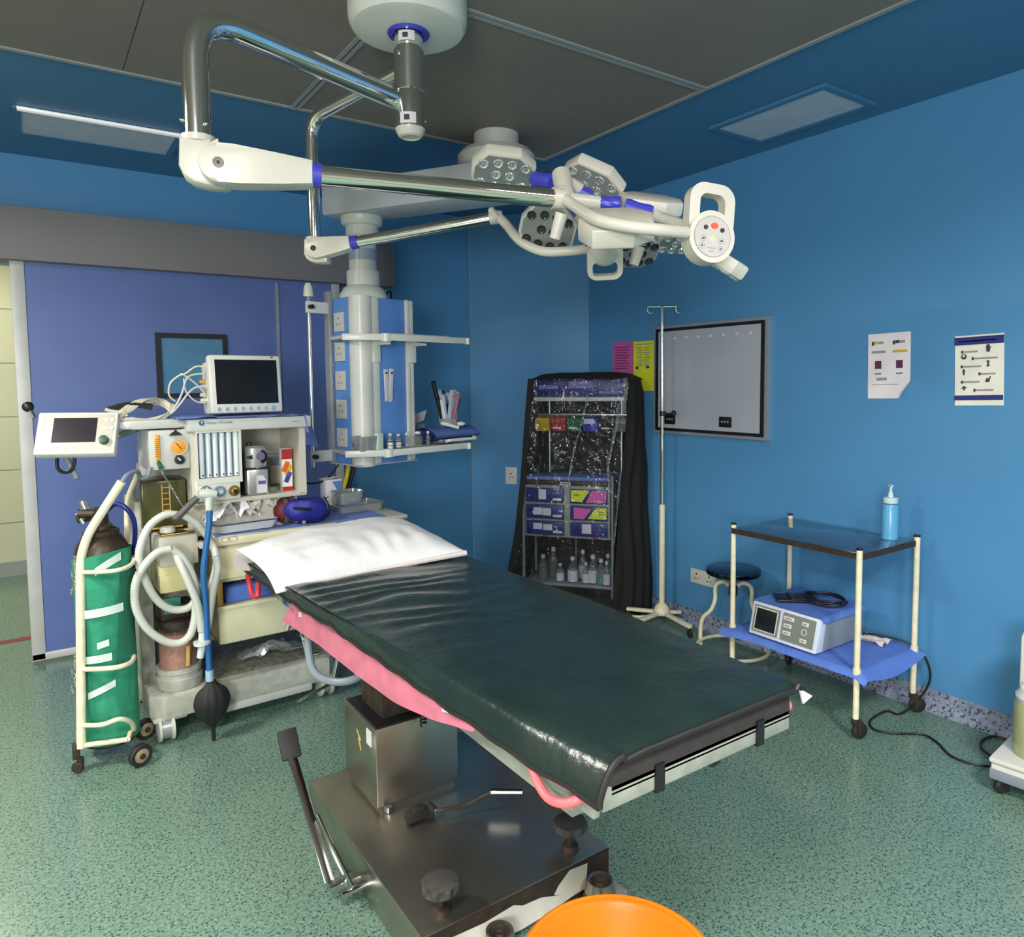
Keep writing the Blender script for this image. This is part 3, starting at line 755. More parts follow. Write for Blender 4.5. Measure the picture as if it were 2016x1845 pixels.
# drip stand
iv = thing('drip_stand', 'tall cream drip stand with chrome upper rod in front of the view box', 'drip stand', (3.17, 3.15, 0))
b = MB(); b.cyl((0, 0, .09), (0, 0, .74), .0175, 18); b.build('tube', cream_enamel, iv)
b = MB(); b.cyl((0, 0, .73), (-.008, 0, 1.945), .0105, 14); b.build('rod', chrome, iv); rd = iv.children[-1]
b = MB(); tt = V((.80, -.6, 0)).normalized()
b.tube([tt*-.085+V((-.008, 0, 1.945)), tt*.085+V((-.008, 0, 1.945))], .0055, 8)
for s in (-1, 1): b.tube(catmull([tt*s*.085+V((-.008, 0, 1.952)), tt*s*.085+V((-.008, 0, 1.92)), tt*s*.085+V((-.0, -.012, 1.905)), tt*s*.085+V((.014, -.02, 1.915))], 5), .005, 8)
b.build('hook_bar', chrome, rd)
b = MB(); b.cyl((.0, -.012, 1.30), (.045, -.035, 1.30), .006, 10); b.sph((.055, -.04, 1.30), .019, 14, (.8, .8, 1)); b.cyl((-.0, 0, 1.285), (-.0, 0, 1.315), .018); b.build('clamp_knob', black_p, iv)
b = MB(); b.lathe([(0, .055), (.05, .055), (.055, .07), (.045, .095), (.03, .115), (.018, .125), (0, .125)], n=24); b.build('hub', cream_enamel, iv)
for a, L_ in ((190, .28), (-35, .10), (-102, .285), (126, .20)):
    d = V((math.cos(R(a)), math.sin(R(a)), 0))
    b = MB(); s_ = V((-d.y, d.x, 0)); c = d*(L_/2+.02)+V((0, 0, .066))
    b.obox(c, (d, s_, V((0, 0, 1))), (L_, .03, .02), .004); b.build('leg', cream_enamel, iv); lg = iv.children[-1]
    if a == -35: continue
    b = MB(); e = d*(L_+.01); b.lathe([(0, -.009), (.018, -.009), (.024, -.004), (.024, .004), (.018, .009), (0, .009)], e+V((0, 0, .024)), s_); b.cyl(e+V((0, 0, .045)), e+V((0, 0, .06)), .007); b.build('castor', black_rub, lg)

# revolving stool behind the trolley
stl = thing('revolving_stool', 'round steel-topped stool on bowed cream legs behind the trolley', 'stool', (3.085, 2.53, 0))
b = MB(); b.lathe([(0, .452), (.13, .452), (.142, .456), (.147, .468), (.144, .482), (.13, .487), (0, .489)], n=48); b.build('seat', mat('dark mirror steel', (70, 84, 96), .10, 1), stl)
b = MB(); b.cyl((0, 0, .30), (0, 0, .452), .014); b.cyl((0, 0, .34), (0, 0, .39), .024); b.build('spindle', rust_dark, stl)
for a in (220, 335, 100):
    d = V((math.cos(R(a)), math.sin(R(a)), 0))
    pts = [d*.02+V((0, 0, .385)), d*.06+V((0, 0, .40)), d*.105+V((0, 0, .37)), d*.11+V((0, 0, .29)), d*.135+V((0, 0, .225)), d*.185+V((0, 0, .17)), d*.20+V((0, 0, .10)), d*.20+V((0, 0, .008))]
    b = MB(); b.tube(catmull(pts, 6), .0115, 12); b.build('leg', cream_enamel, stl)
b = MB(); b.tube([(.19*math.cos(q), .19*math.sin(q), .045) for q in [2*math.pi*i/48 for i in range(48)]], .009, 10, closed=True); b.build('foot_ring', cream_enamel, stl)

# ------------------------------------------------------------------ surgical light with two heads
sl = thing('surgical_light', 'double-headed ceiling surgical light with chrome arms over the operating table', 'surgical light', (1.05, 2.17, ZC))
W_ = dict(parent=sl, world=True)
def part(b, name, m_, par=None, smooth=35): return b.build(name, m_, par or sl, True, smooth)
CXY = V((1.050, 2.174, 0))
b = MB(); b.lathe([(0, 2.612), (.148, 2.612), (.174, 2.619), (.185, 2.635), (.188, 2.66), (.188, ZC), (0, ZC)], CXY, n=64); part(b, 'canopy', white_p)
b = MB(); b.lathe([(.05, 2.604), (.064, 2.603), (.067, 2.608), (.064, 2.614), (.05, 2.614)], CXY, n=40, closed=True); part(b, 'collar', blue_ring)
b = MB(); b.lathe([(0, 2.62), (.046, 2.62), (.046, 2.562), (.044, 2.560), (.048, 2.558), (.048, 2.428), (.046, 2.426), (.047, 2.424), (.047, 2.312), (0, 2.312)], CXY, n=40); part(b, 'spindle', chrome); sp = sl.children[-1]
b = MB(); b.lathe([(0, 2.290), (.026, 2.290), (.03, 2.286), (.038, 2.290), (.046, 2.305), (.048, 2.313), (0, 2.313)], CXY, n=40); part(b, 'end_cap', white_arm)
for (z0, z1, cols) in ((2.57, 2.60, 1), (2.318, 2.352, 2)):
    b = MB(); R0 = .0485
    b.grid(lambda u, v: CXY+V((R0*math.cos(R(205+62*u)), R0*math.sin(R(205+62*u)), z0+(z1-z0)*v)), 10, 2, .0006); part(b, 'sticker', label_w, sp)
    st = sp.children[-1]
    b = MB(); b.grid(lambda u, v: CXY+V(((R0+.0008)*math.cos(R(222+20*u)), (R0+.0008)*math.sin(R(222+20*u)), z0+(z1-z0)*(.25+.5*v))), 6, 2, .0004); part(b, 'print', ink, st)
for (a, z) in ((200, 2.535), (-10, 2.345)):
    b = MB(); d = V((math.cos(R(a)), math.sin(R(a)), 0)); b.lathe([(0, 0), (.006, 0), (.006, .006), (0, .008)], CXY+d*.046+V((0, 0, z)), d, 12); part(b, 'set_screw', steel_bright, sp)

def sarm(px_start, bend, foot, D0, D1, rad):
    """swivel arm from the spindle out to a bend and straight down"""
    A = pt(*px_start, D0); Bq = pt(*bend, D1); Bq.z = Bq.z
    foot_w = V((Bq.x, Bq.y, 0)); 
    # height of the foot from its pixel at the same ground position
    k = pt(foot[0], foot[1], D1); dz = k.z
    E_ = V((Bq.x, Bq.y, dz))
    b = MB(); b.tube(fillet([A, Bq, E_], rad*3.6, 12), rad, 24); return b, E_
b, E1 = sarm((806, 205), (380, 22), (372, 282), 2.345, 1.80, .0335); part(b, 'swivel_arm', chrome); a1 = sl.children[-1]
b2, E2 = sarm((812, 128), (612, 232), (605, 474), 2.46, 2.78, .0245); part(b2, 'swivel_arm', chrome); a2 = sl.children[-1]
for (x, y, D) in ((358, 236, 1.80), (406, 244, 1.80), (788, 217, 2.36)):
    b = MB(); b.sph(pt(x, y, D), .006, 10); part(b, 'bolt', steel_bright, a1)

def spring(E_, rad, pivot_px, cov_px, ring_px, end_px, D0, D1, sc, scr):
    """elbow, cover, blue ring and chrome tube of one spring arm"""
    Pv = pt(*pivot_px, D0); End = pt(*end_px, D1)
    ax = (End-Pv); L_ = ax.length; ax.normalize()
    hz = V((ax.x, ax.y, 0)).normalized(); up = V((0, 0, 1)); nn = hz.cross(up)
    # elbow block
    b = MB(); E0 = E_
    def P2(dx, dz): return (dx*sc, dz*sc*(.80 if dz < 0 else 1))
    poly = [P2(-.040, .012), P2(.036, .012), P2(.040, .002), P2(.062, -.004), P2(.070, -.03), P2(.075, -.09), P2(.072, -.126), P2(.058, -.131), P2(.02, -.130), P2(-.012, -.122), P2(-.034, -.102), P2(-.044, -.072)]
    b.prism(poly, E0, hz, up, .074*sc, .012*sc); part(b, 'elbow_joint', white_arm); el = sl.children[-1]
    b = MB(); b.lathe([(.036*sc, 0), (.042*sc, 0), (.042*sc, .016*sc), (.036*sc, .018*sc), (0, .018*sc), (0, 0)], E0+V((0, 0, .006*sc)), (0, 0, 1), 28); part(b, 'socket_ring', white_arm, el)
    # cover
    tl = (pt(*cov_px, D0+(D1-D0)*(cov_px[0]-pivot_px[0])/(end_px[0]-pivot_px[0]))-Pv).length
    aup = nn.cross(ax)*1.0
    if aup.z < 0: aup = -aup
    r0, r1 = .047*sc, .031*sc
    poly = [(r0*math.cos(q), r0*math.sin(q)) for q in [R(90+180*k/12) for k in range(13)]]
    poly += [(tl*.25, -r0*.97), (tl*.7, -r1*1.2), (tl, -r1), (tl, r1), (tl*.6, r1*1.22), (tl*.15, r0*1.02)]
    b = MB(); b.prism(poly, Pv-nn*0, ax, aup, .070*sc, .010*sc); part(b, 'spring_arm_cover', white_arm); cvr = sl.children[-1]
    side = -CF - ax*(-CF).dot(ax); side = (ax.cross(aup)); side = side if side.dot(CF) < 0 else -side
    b = MB(); b.lathe([(.0, .0), (.012*sc, 0), (.013*sc, .001), (.013*sc, .003), (.009*sc, .003), (.008*sc, .0005), (0, .0005)], Pv+side*.035*sc, side, 20); part(b, 'pivot_screw', scr, cvr)
    b = MB(); b.lathe([(0, .0), (.004*sc, 0), (.004*sc, .0035), (0, .0035)], Pv+side*.035*sc, side, 10); part(b, 'screw_recess', ink, cvr)
    p1 = Pv+ax*tl
    rl = (pt(*ring_px, D0)-pt(*cov_px, D0)).length
    b = MB(); b.cyl(p1-ax*.005, p1+ax*rl, .0315*sc, 28); part(b, 'blue_ring', blue_ring)
    b = MB(); b.cyl(p1+ax*rl, End, rad, 28); part(b, 'spring_arm_tube', chrome)
    return End, ax
End1, ax1 = spring(E1, .0265, (432, 327), (616, 346), (632, 348), (1095, 391), 1.80, 2.08, 1.0, mat('dull screw ring', (120, 112, 102), .4))
End2, ax2 = spring(E2, .0215, (622, 491), (692, 478), (705, 476), (970, 429), 2.78, 2.72, .80, ink)

# lamp pods
def pod(px, D, nrm, longax, sl_=.20, sw_=.155, face=lens_grey, lens=led_lens, body=white_arm, th=.044):
    """hexagonal LED pod: nrm is the way its lit face looks, longax the long direction, both in camera axes"""
    n_ = cv(*nrm).normalized(); a_ = cv(*longax); a_ = (a_-n_*a_.dot(n_)).normalized(); b_ = n_.cross(a_)
    c = pt(*px, D); L2, W2 = sl_/2, sw_/2
    hexa = [(-L2, -W2*.30), (-L2*.62, -W2), (L2*.45, -W2), (L2, -W2*.45), (L2, W2*.45), (L2*.45, W2), (-L2*.62, W2), (-L2, W2*.30)]
    b = MB(); b.prism(hexa, c, a_, b_, th, .009); part(b, 'lamp_pod', body); p = sl.children[-1]
    b = MB(); b.prism([(x*.9, y*.9) for x, y in hexa], c+n_*(th/2+.0003), a_, b_, .003); part(b, 'lens_plate', face, p)
    for row, ys in ((-1, (-.5, .5)), (-.33, (-.62, 0, .62)), (.33, (-.62, 0, .62)), (1, (-.5, .5))):
        for yy in ys:
            b = MB(); q = c+n_*(th/2+.002)+a_*(row*L2*.66)+b_*(yy*W2*.95)
            b.lathe([(.017, 0), (.015, .004), (.011, .001), (.006, .0), (0, .003)], q, n_, 14); part(b, 'led_lens', lens, p)
    return c, a_, b_, n_
def joint(p0, p1, r, m_=blue_ring, name='pod_joint'):
    b = MB(); p0, p1 = V(p0), V(p1); d = (p1-p0); L_ = d.length; d.normalize(); u = d.orthogonal().normalized()
    b.tube([p0, p0+d*L_*.15, p0+d*L_*.5, p1-d*L_*.15, p1], [r*.9, r, r*.88, r, r*.9], 10); part(b, name, m_)
# head over the table: hub, pods, yoke, control handle
hub = pt(1108, 384, 2.10)
b = MB(); b.cyl(End1-ax1*.012, End1+ax1*.022, .031, 24); part(b, 'tube_ferrule', white_arm)
b = MB(); b.sph(pt(1106, 385, 2.10), .03, 18); b.tube([pt(1112, 384, 2.10), pt(1105, 345, 2.16)], [.026, .03], 14); b.tube([pt(1112, 392, 2.1), pt(1180, 400, 2.13)], .021, 12)
b.tube([pt(1105, 352, 2.16), pt(1140, 372, 2.2)], .02, 12)
part(b, 'hub', white_arm)
pod((990, 334), 2.28, (.02, .88, -.38), (1, .22, .12), .20, .165)
joint(pt(1052, 352, 2.22), pt(1088, 358, 2.16), .024)
pod((1168, 359), 2.26, (-.42, .84, -.36), (1, .58, -.10), .20, .16)
joint(pt(1118, 363, 2.2), pt(1165, 388, 2.2), .02)
joint(pt(1182, 400, 2.13), pt(1222, 402, 2.12), .023)
pod((1280, 402), 2.18, (-.10, .82, .42), (1, .22, 0), .19, .15)
joint(pt(1230, 405, 2.08), pt(1283, 420, 2.08), .022)
pod((1212, 448), 1.98, (.06, .80, .56), (1, .12, 0), .205, .185, th=.055)
pod((1424, 514), 2.12, (-.50, .80, .32), (.82, .55, .0), .145, .13)
b = MB(); b.tube([pt(1290, 425, 2.1), pt(1312, 432, 2.08), pt(1352, 448, 2.0)], [.018, .016, .018], 12); part(b, 'yoke_arm', white_arm)
b = MB(); b.tube(catmull([pt(1112, 392, 2.07), pt(1135, 408, 2.02), pt(1175, 432, 1.90), pt(1230, 445, 1.86), pt(1290, 452, 1.86), pt(1350, 458, 1.92)], 8), .0165, 16); part(b, 'yoke', white_arm)
b = MB(); b.cyl(pt(1106, 420, 2.06), pt(1092, 470, 2.08), .0195, 20, .016); part(b, 'sterile_handle', white_arm)

def control(px, D, nrm, upv, s, facing=True):
    n_ = cv(*nrm).normalized(); up = cv(*upv); up = (up-n_*up.dot(n_)).normalized(); a_ = up.cross(n_)
    c = pt(*px, D)
    out = []; inn = []
    # padlock outline: disc below, handle loop above
    pts_o = [(.070*math.sin(q), -.070*math.cos(q)) for q in [R(-98+196*k/28) for k in range(29)]]
    loop = [(.064, .095), (.052, .132), (.024, .144), (-.024, .144), (-.052, .132), (-.064, .095)]
    body = [(.072*math.cos(q)*.98, .072*math.sin(q)) for q in [2*math.pi*k/48 for k in range(48)]]
    b = MB(); b.prism([(x*s, y*s) for x, y in body], c, a_, up, .05*s, .010*s)
    part(b, 'control_box', white_arm); p = sl.children[-1]
    k = 40
    def sq(w, h, r, cy): return [(x, y+cy) for x, y in rrect(w, h, r, 9)]
    o_ = sq(.140, .150, .045, .075); i_ = sq(.078, .075, .022, .083)
    b = MB(); b.ringprism([(x*s, y*s) for x, y in o_], [(x*s, y*s) for x, y in i_], c-n_*.002, a_, up, .036*s); part(b, 'grip', white_arm, p)
    return c, a_, up, n_, p
c, a_, up, n_, p = control((1393, 470), 1.96, (.30, .02, -1), (.10, -1, -.1), .97)
def cp(x, y, o=.0262): return c+a_*x+up*y+n_*o
b = MB(); b.lathe([(0, 0), (.052, 0), (.0535, .001), (0, .001)], cp(0, 0, .025), n_, 40); part(b, 'control_panel', mat('pale grey panel', (184, 180, 176), .5), p)
b = MB(); b.lathe([(.0535, 0), (.055, 0), (.055, .0012), (.0535, .0012)], cp(0, 0, .0250), n_, 48, closed=True); part(b, 'panel_edge', ink_soft, p)
b = MB(); b.lathe([(0, 0), (.0085, 0), (.007, .003), (0, .003)], cp(.004, .029), n_, 16, 1, 1.35); part(b, 'red_button', led_red, p)
for x, y in ((-.022, .022), (.028, .02)):
    b = MB(); b.lathe([(0, 0), (.0065, 0), (.0055, .003), (0, .003)], cp(x, y), n_, 16); part(b, 'black_button', black_p, p)
b = MB(); b.lathe([(0, 0), (.006, 0), (.005, .002), (0, .002)], cp(.0, -.006), n_, 16); part(b, 'lamp_indicator', led_yel, p)
for x, y in ((-.027, -.008), (.028, -.009), (-.030, -.028), (.026, -.031)):
    b = MB(); b.lathe([(.0072, 0), (.0082, 0), (.0082, .0006), (.0072, .0006)], cp(x, y), n_, 20, closed=True); part(b, 'key_outline', ink_soft, p)
    b = MB(); b.lathe([(0, 0), (.0026, 0), (.0026, .0006), (0, .0006)], cp(x, y), n_, 10, 1, 1.6 if y > -.02 else 1); part(b, 'key_mark', ink, p)
for y, w in ((-.031, .03), (-.040, .016)):
    for k in range(5 if y > -.035 else 3):
        b = MB(); b.obox(cp(-.001+(k-(2 if y > -.035 else 1))*.0055, y, .0264), (a_, up, n_), (.003, .0035, .0005)); part(b, 'panel_print', ink_soft, p)
# far head
b = MB(); b.lathe([(0, 0), (.024, 0), (.026, .03), (.02, .05), (0, .05)], End2-ax2*.012, ax2, 16); b.sph(pt(968, 415, 2.70), .014, 12); b.tube([pt(968, 415, 2.70), pt(980, 430, 2.7)], .013, 10); part(b, 'tube_ferrule', grey_plastic)
b = MB(); b.tube(catmull([pt(985, 430, 2.70), pt(1000, 446, 2.68), pt(1025, 475, 2.64), pt(1065, 494, 2.60), pt(1110, 495, 2.58), pt(1160, 490, 2.58)], 8), .0175, 14); part(b, 'yoke', white_arm)
pod((1078, 450), 2.62, (-.05, .62, -.80), (1, .28, 0), .205, .185, lens_grey, shaded_lens, grey_plastic)
joint(pt(1085, 420, 2.62), pt(1128, 428, 2.62), .026)
pod((1252, 492), 2.66, (.2, .75, -.5), (1, .2, .1), .17, .14, lens_grey, shaded_lens, grey_plastic)
pod((1338, 470), 2.66, (.1, .85, -.3), (1, .25, .1), .18, .14, lens_grey, led_lens, grey_plastic)
b = MB(); b.tube([pt(1130, 430, 2.64), pt(1210, 460, 2.66), pt(1330, 462, 2.68)], .03, 12); part(b, 'hub', grey_plastic)
b = MB(); b.cyl(pt(1258, 486, 2.55), pt(1247, 522, 2.56), .022, 18, .018); part(b, 'sterile_handle', white_arm)
c2 = pt(1190, 494, 2.54)
b = MB(); b.sph(c2, .056, 22, (1, 1, .95)); part(b, 'control_box', grey_plastic); p2 = sl.children[-1]
n2 = cv(0, .55, -.85).normalized(); up2 = cv(.05, .9, .5); up2 = (up2-n2*up2.dot(n2)).normalized(); a2_ = up2.cross(n2)
b = MB(); b.ringprism([(x, y+.03) for x, y in rrect(.125, .13, .035, 8)], [(x, y+.055) for x, y in rrect(.088, .05, .016, 8)], c2+n2*.02, a2_, up2, .028); part(b, 'grip', white_arm, p2)

# ------------------------------------------------------------------ ceiling equipment pendant
pe = thing('equipment_pendant', 'ceiling pendant with blue panels, sockets and two shelves in front of the blue sliding door', 'pendant', (1.398, 3.541, ZC), 13)
PM = ROOT[pe.name]
def pz(z): return z-ZC
PW, PD, PB, PT = .355, .26, 1.078, 1.945
def ppart(b, name, m_, par=None, smooth=35, world=False): return b.build(name, m_, par or pe, world, smooth)
# horizontal arm, bearing and ceiling flange
AL = pt(663, 402, 3.86); AR = pt(1030, 418, 3.42)
dx = V((AR.x-AL.x, AR.y-AL.y, 0)); ln = dx.length; dx.normalize(); ny = V((0, 0, 1)).cross(dx)
zc_ = (pt(675, 372, 3.84).z+pt(675, 431, 3.84).z)/2; hh = pt(675, 372, 3.84).z-pt(675, 431, 3.84).z
b = MB(); b.obox(V((AL.x, AL.y, zc_))+dx*ln/2, (dx, ny, V((0, 0, 1))), (ln, .24, hh), .012); ppart(b, 'boom_arm', beam_grey, world=True)
b = MB(); q = V((AL.x, AL.y, zc_)); b.obox(q-dx*.003, (dx, ny, V((0, 0, 1))), (.008, .22, hh*.86), .003); ppart(b, 'end_plate', grey_plastic, pe.children[-1], world=True)
fl = pt(978, 345, 3.55)
b = MB(); b.lathe([(0, zc_+hh/2), (.17, zc_+hh/2), (.19, zc_+hh/2+.02), (.19, 2.60), (.17, 2.625), (.11, 2.63), (.11, ZC-.012), (0, ZC-.012)], (fl.x, fl.y, 0), n=40); ppart(b, 'boom_bearing', grey_plastic, world=True)
# drop column
cc = V((PW*.36, PD*.5, 0))
b = MB(); zb = zc_-hh/2-ZC
b.lathe([(0, zb), (.108, zb), (.108, zb-.03), (.098, zb-.045), (.085, zb-.05), (.085, zb-.10), (.072, zb-.105), (.072, pz(2.09)), (0, pz(2.09))], cc, n=36); ppart(b, 'drop_column', white_p)
b = MB(); b.lathe([(.0725, pz(2.145)), (.0735, pz(2.145)), (.0735, pz(2.205)), (.0725, pz(2.205))], cc, n=36, closed=True); ppart(b, 'clear_band', mat('bluish band', (150, 166, 182), .3), pe.children[-1])
b = MB(); b.lathe([(0, pz(2.09)), (.086, pz(2.09)), (.086, pz(2.015)), (.105, pz(2.0)), (.125, pz(1.965)), (.125, pz(1.943)), (0, pz(1.943))], cc, n=36); ppart(b, 'column_collar', white_p)
# head body
b = MB(); b.box((.06, .01, pz(PB)), (PW-.05, PD, pz(PT)), .002); b.box((-.002, .06, pz(PB)), (.06, PD, pz(PT)), .002); ppart(b, 'head_core', panel_blue)
b = MB(); b.lathe([(0, pz(PB-.012)), (.062, pz(PB-.012)), (.062, pz(PT+.004)), (0, pz(PT+.004))], (.052, .052, 0), n=36); b.box((.085, -.004, pz(PB)), (.125, .02, pz(PT)), .003); ppart(b, 'corner_post', white_p)
b = MB(); b.box((PW-.055, -.008, pz(PB)), (PW-.03, .03, pz(PT)), .004); b.box((PW-.03, -.002, pz(PB)), (PW, .05, pz(PT)), .008); ppart(b, 'corner_rail', white_p)
b = MB(); b.box((-.03, PD-.04, pz(PB+.0)), (-.002, PD+.01, pz(PT+.04)), .006); ppart(b, 'corner_rail', alu)
b = MB(); b.box((.126, .004, pz(PB)), (PW-.055, .012, pz(PT-.004)), .001); ppart(b, 'front_panel', panel_blue)
b = MB(); b.box((-.02, -.0, pz(PB-.008)), (PW+.01, PD+.004, pz(PB)), .003); ppart(b, 'bottom_plate', beam_grey)
for i, zz in enumerate((1.82, 1.665, 1.515, 1.365, 1.215)):
    b = MB(); b.box((-.012, .115, pz(zz-.05)), (-.002, .205, pz(zz+.05)), .003); ppart(b, 'socket_plate', grey_plastic); s = pe.children[-1]
    b = MB()
    for (yy, z2) in ((.16, .018), (.145, -.012), (.175, -.012)): b.cyl((-.0135, yy, pz(zz+z2)), (-.0115, yy, pz(zz+z2)), .005, 10)
    ppart(b, 'socket_holes', pad_grey, s)
# shelves
def pshelf(z, name, br=True):
    u0, u1, v0, v1 = .065, .622, -.135, .20
    b = MB(); b.prism([(u0, v0), (u1, v0), (u1, v1), (-.04, v1), (-.095, -.01)], (0, 0, pz(z-.004)), (1, 0, 0), (0, 1, 0), .016); ppart(b, name, grey_plastic); s = pe.children[-1]
    b = MB()
    b.box((u0+.025, v0-.012, pz(z-.024)), (u1, v0, pz(z+.010)), .003); ppart(b, 'edge_rail', white_p, s)
    L0, L1 = V((u0, v0+.004, pz(z-.007))), V((-.105, -.012, pz(z-.007))); dl = (L1-L0).normalized()
    b = MB(); b.obox((L0+L1)/2, (dl, V((0, 0, 1)).cross(dl), V((0, 0, 1))), ((L1-L0).length, .012, .034), .003); ppart(b, 'edge_rail', white_p, s)
    b = MB(); b.lathe([(0, pz(z-.028)), (.03, pz(z-.028)), (.03, pz(z+.012)), (0, pz(z+.012))], (u0+.018, v0+.018, 0), n=24); ppart(b, 'corner_cap', white_p, s)
    b = MB(); b.cyl((u1+.0, v0-.006, pz(z-.026)), (u1+.0, v0-.006, pz(z+.008)), .014, 14); ppart(b, 'corner_cap', white_p, s)
    for uu in ((.10, PW-.02) if br else ()):
        b = MB(); b.box((uu-.022, -.02, pz(z-.13)), (uu+.022, .0, pz(z-.012)), .004); b.prism([(0, 0), (-.10, 0), (-.10, .012), (0, .03)][::-1], (uu, -.02, pz(z-.042)), (0, 1, 0), (0, 0, 1), .02)
        ppart(b, 'bracket', white_p, s)
    return s
pshelf(1.738, 'upper_shelf'); pshelf(1.150, 'lower_shelf', False)
b = MB(); b.box((.13, -.10, pz(1.743)), (.53, .18, pz(1.756)), .003); ppart(b, 'tray_insert', grey_plastic, pe.children[-2])
# infusion pole on two brackets
for z in (1.895, 1.118):
    b = MB(); b.box((-.150, PD-.03, pz(z-.03)), (-.02, PD-.012, pz(z+.03)), .003); ppart(b, 'pole_bracket', white_p); s = pe.children[-1]
    b = MB(); b.cyl((-.135, PD-.06, pz(z)), (-.135, PD-.03, pz(z)), .011); ppart(b, 'clamp_screw', black_p, s)
b = MB(); b.cyl((-.125, PD-.005, pz(1.06)), (-.125, PD-.005, pz(1.96)), .010, 14); ppart(b, 'infusion_pole', chrome); s = pe.children[-1]
b = MB(); b.lathe([(0, pz(2.02)), (.012, pz(2.02)), (.022, pz(2.0)), (.026, pz(1.95)), (0, pz(1.95))], (-.125, PD-.005, 0)); ppart(b, 'pole_head', white_p, s)
# gas hoses dropping behind
b = MB(); b.tube(catmull([(.03, .16, pz(PB)), (.02, .17, pz(1.0)), (.0, .19, pz(.9)), (-.02, .2, pz(.75)), (-.06, .2, pz(.6))], 6), .011, 10); ppart(b, 'gas_hose', yellow_hose)
b = MB(); b.tube(catmull([(.07, .16, pz(PB)), (.05, .17, pz(1.0)), (.03, .19, pz(.9)), (.0, .2, pz(.75)), (-.06, .24, pz(.6))], 6), .012, 10); ppart(b, 'gas_hose', black_p)
b = MB(); b.tube(catmull([(.0, .2, pz(PB)), (-.08, .2, pz(1.0)), (-.18, .2, pz(.985)), (-.3, .22, pz(1.03))], 6), .005, 8); ppart(b, 'cable', black_p)
b = MB(); b.tube(catmull([(PW*.72, .12, pz(PT)), (PW*.74, .1, pz(PT+.045)), (PW*.80, .1, pz(PT+.05)), (PW*.84, .12, pz(PT))], 6), .006, 8); ppart(b, 'cable', black_p)
b = MB(); b.box((PW*.6, .1, pz(PT)), (PW*.68, .16, pz(PT+.055)), .01); ppart(b, 'terminal_box', grey_plastic)

# ------------------------------------------------------------------ anaesthesia machine
def lp(root, x, y, d):
    """local point (u, d, z) of a thing's frame seen at photo pixel (x, y), at local depth d"""
    M = ROOT[root.name]; I = M.inverted()
    o = I @ EYE; q = I @ (EYE + CR*((x-CX)/F_) + CD*((y-CY)/F_) + CF) - o
    return o + q*((d-o.y)/q.y)
am = thing('anaesthesia_machine', 'grey and cream anaesthesia machine with flowmeters and drawers before the blue sliding door', 'anaesthesia machine', (.36, 3.28, 0), 2)
def ap(b, name, m_, par=None, smooth=35): return b.build(name, m_, par or am, False, smooth)
# wheeled platform
b = MB(); foot = [(.0, .05), (.05, 0), (.76, 0), (.80, .05), (.80, .60), (.0, .60)]
b.prism(foot, (0, 0, .15), (1, 0, 0), (0, 1, 0), .105, .012); ap(b, 'platform', machine_grey); pf = am.children[-1]
b = MB(); b.box((.05, .05, .2), (.76, .58, .2045), .003); ap(b, 'platform_top', dirty_grey, pf)
b = MB(); b.box((.20, .006, .058), (.68, .5, .102), .012); ap(b, 'lower_tray', grey_plastic, pf)
b = MB(); b.box((.005, .012, .085), (.14, .14, .11), .01); b.box((.665, .012, .085), (.79, .14, .11), .01); ap(b, 'wheel_arch', machine_grey, pf)
for (u, d) in ((.055, .035), (.755, .06), (.055, .53), (.755, .53)):
    b = MB()
    for s in (-1, 1): b.lathe([(0, -.007), (.044, -.007), (.055, -.004), (.055, .006), (.042, .008), (0, .008)], (u+s*.024, d, .055), (s, 0, 0), 28)
    ap(b, 'castor', grey_plastic); c_ = am.children[-1]
    b = MB(); b.cyl((u-.018, d, .055), (u+.018, d, .055), .046, 24); b.box((u-.014, d-.02, .05), (u+.014, d+.02, .11), .004); ap(b, 'castor_yoke', alu, c_)
# drawer pedestal
CU0, CU1, CD0, CD1 = .288, .80, .06, .52
b = MB(); b.box((CU0+.004, CD0+.012, .345), (CU0+.02, CD1, .80)); b.box((CU1-.016, CD0+.012, .345), (CU1, CD1, .80)); b.box((CU0, CD1-.02, .345), (CU1, CD1, .80))
b.box((CU0+.004, CD0+.012, .505), (CU1, CD1, .515)); b.box((CU0+.004, CD0+.012, .345), (CU1, CD1, .36)); b.box((CU0+.004, CD0+.012, .625), (CU1, CD1, .64)); ap(b, 'cabinet', cream_plastic); cb = am.children[-1]
b = MB(); b.box((CU0, CD0-.005, .352), (CU1, CD0+.012, .513), .006); b.box((CU0+.02, CD0+.012, .37), (CU1-.03, CD0+.35, .50)); ap(b, 'drawer', cream_plastic)
b = MB(); b.box((CU0-.004, CD0-.012, .502), (CU1, CD0+.004, .522), .004); ap(b, 'drawer_lip', cream_plastic, am.children[-1])
b = MB(); b.box((CU0, CD0-.002, .64), (CU1, CD0+.012, .80), .004); ap(b, 'fascia', cream_plastic, cb)
b = MB(); b.box((CU0, CD0-.0, .525), (CU0+.022, CD0+.04, .64), .003); ap(b, 'yellowed_edge', wood_y, cb)
b = MB(); b.box((.27, CD0-.05, .80), (.83, CD1, .836), .008); ap(b, 'worktop', cream_plastic); wt = am.children[-1]
b = MB(); b.ringprism([(x, y) for x, y in rrect(.066, .022, .008)], [(x, y) for x, y in rrect(.062, .018, .007)], lp(am, 452, 1062, CD0-.051), (1, 0, 0), (0, 0, 1), .001); ap(b, 'badge_outline', ink_soft, wt)
q = lp(am, 452, 1062, CD0-.051); b = MB(); b.text('K-', .016, q, (1, 0, 0), (0, 0, 1)); ap(b, 'badge', ink, wt)
b = MB(); b.box((.83, CD0+.0, .805), (1.22, CD1+.16, .825), .006); ap(b, 'side_worktop', beige_plastic)
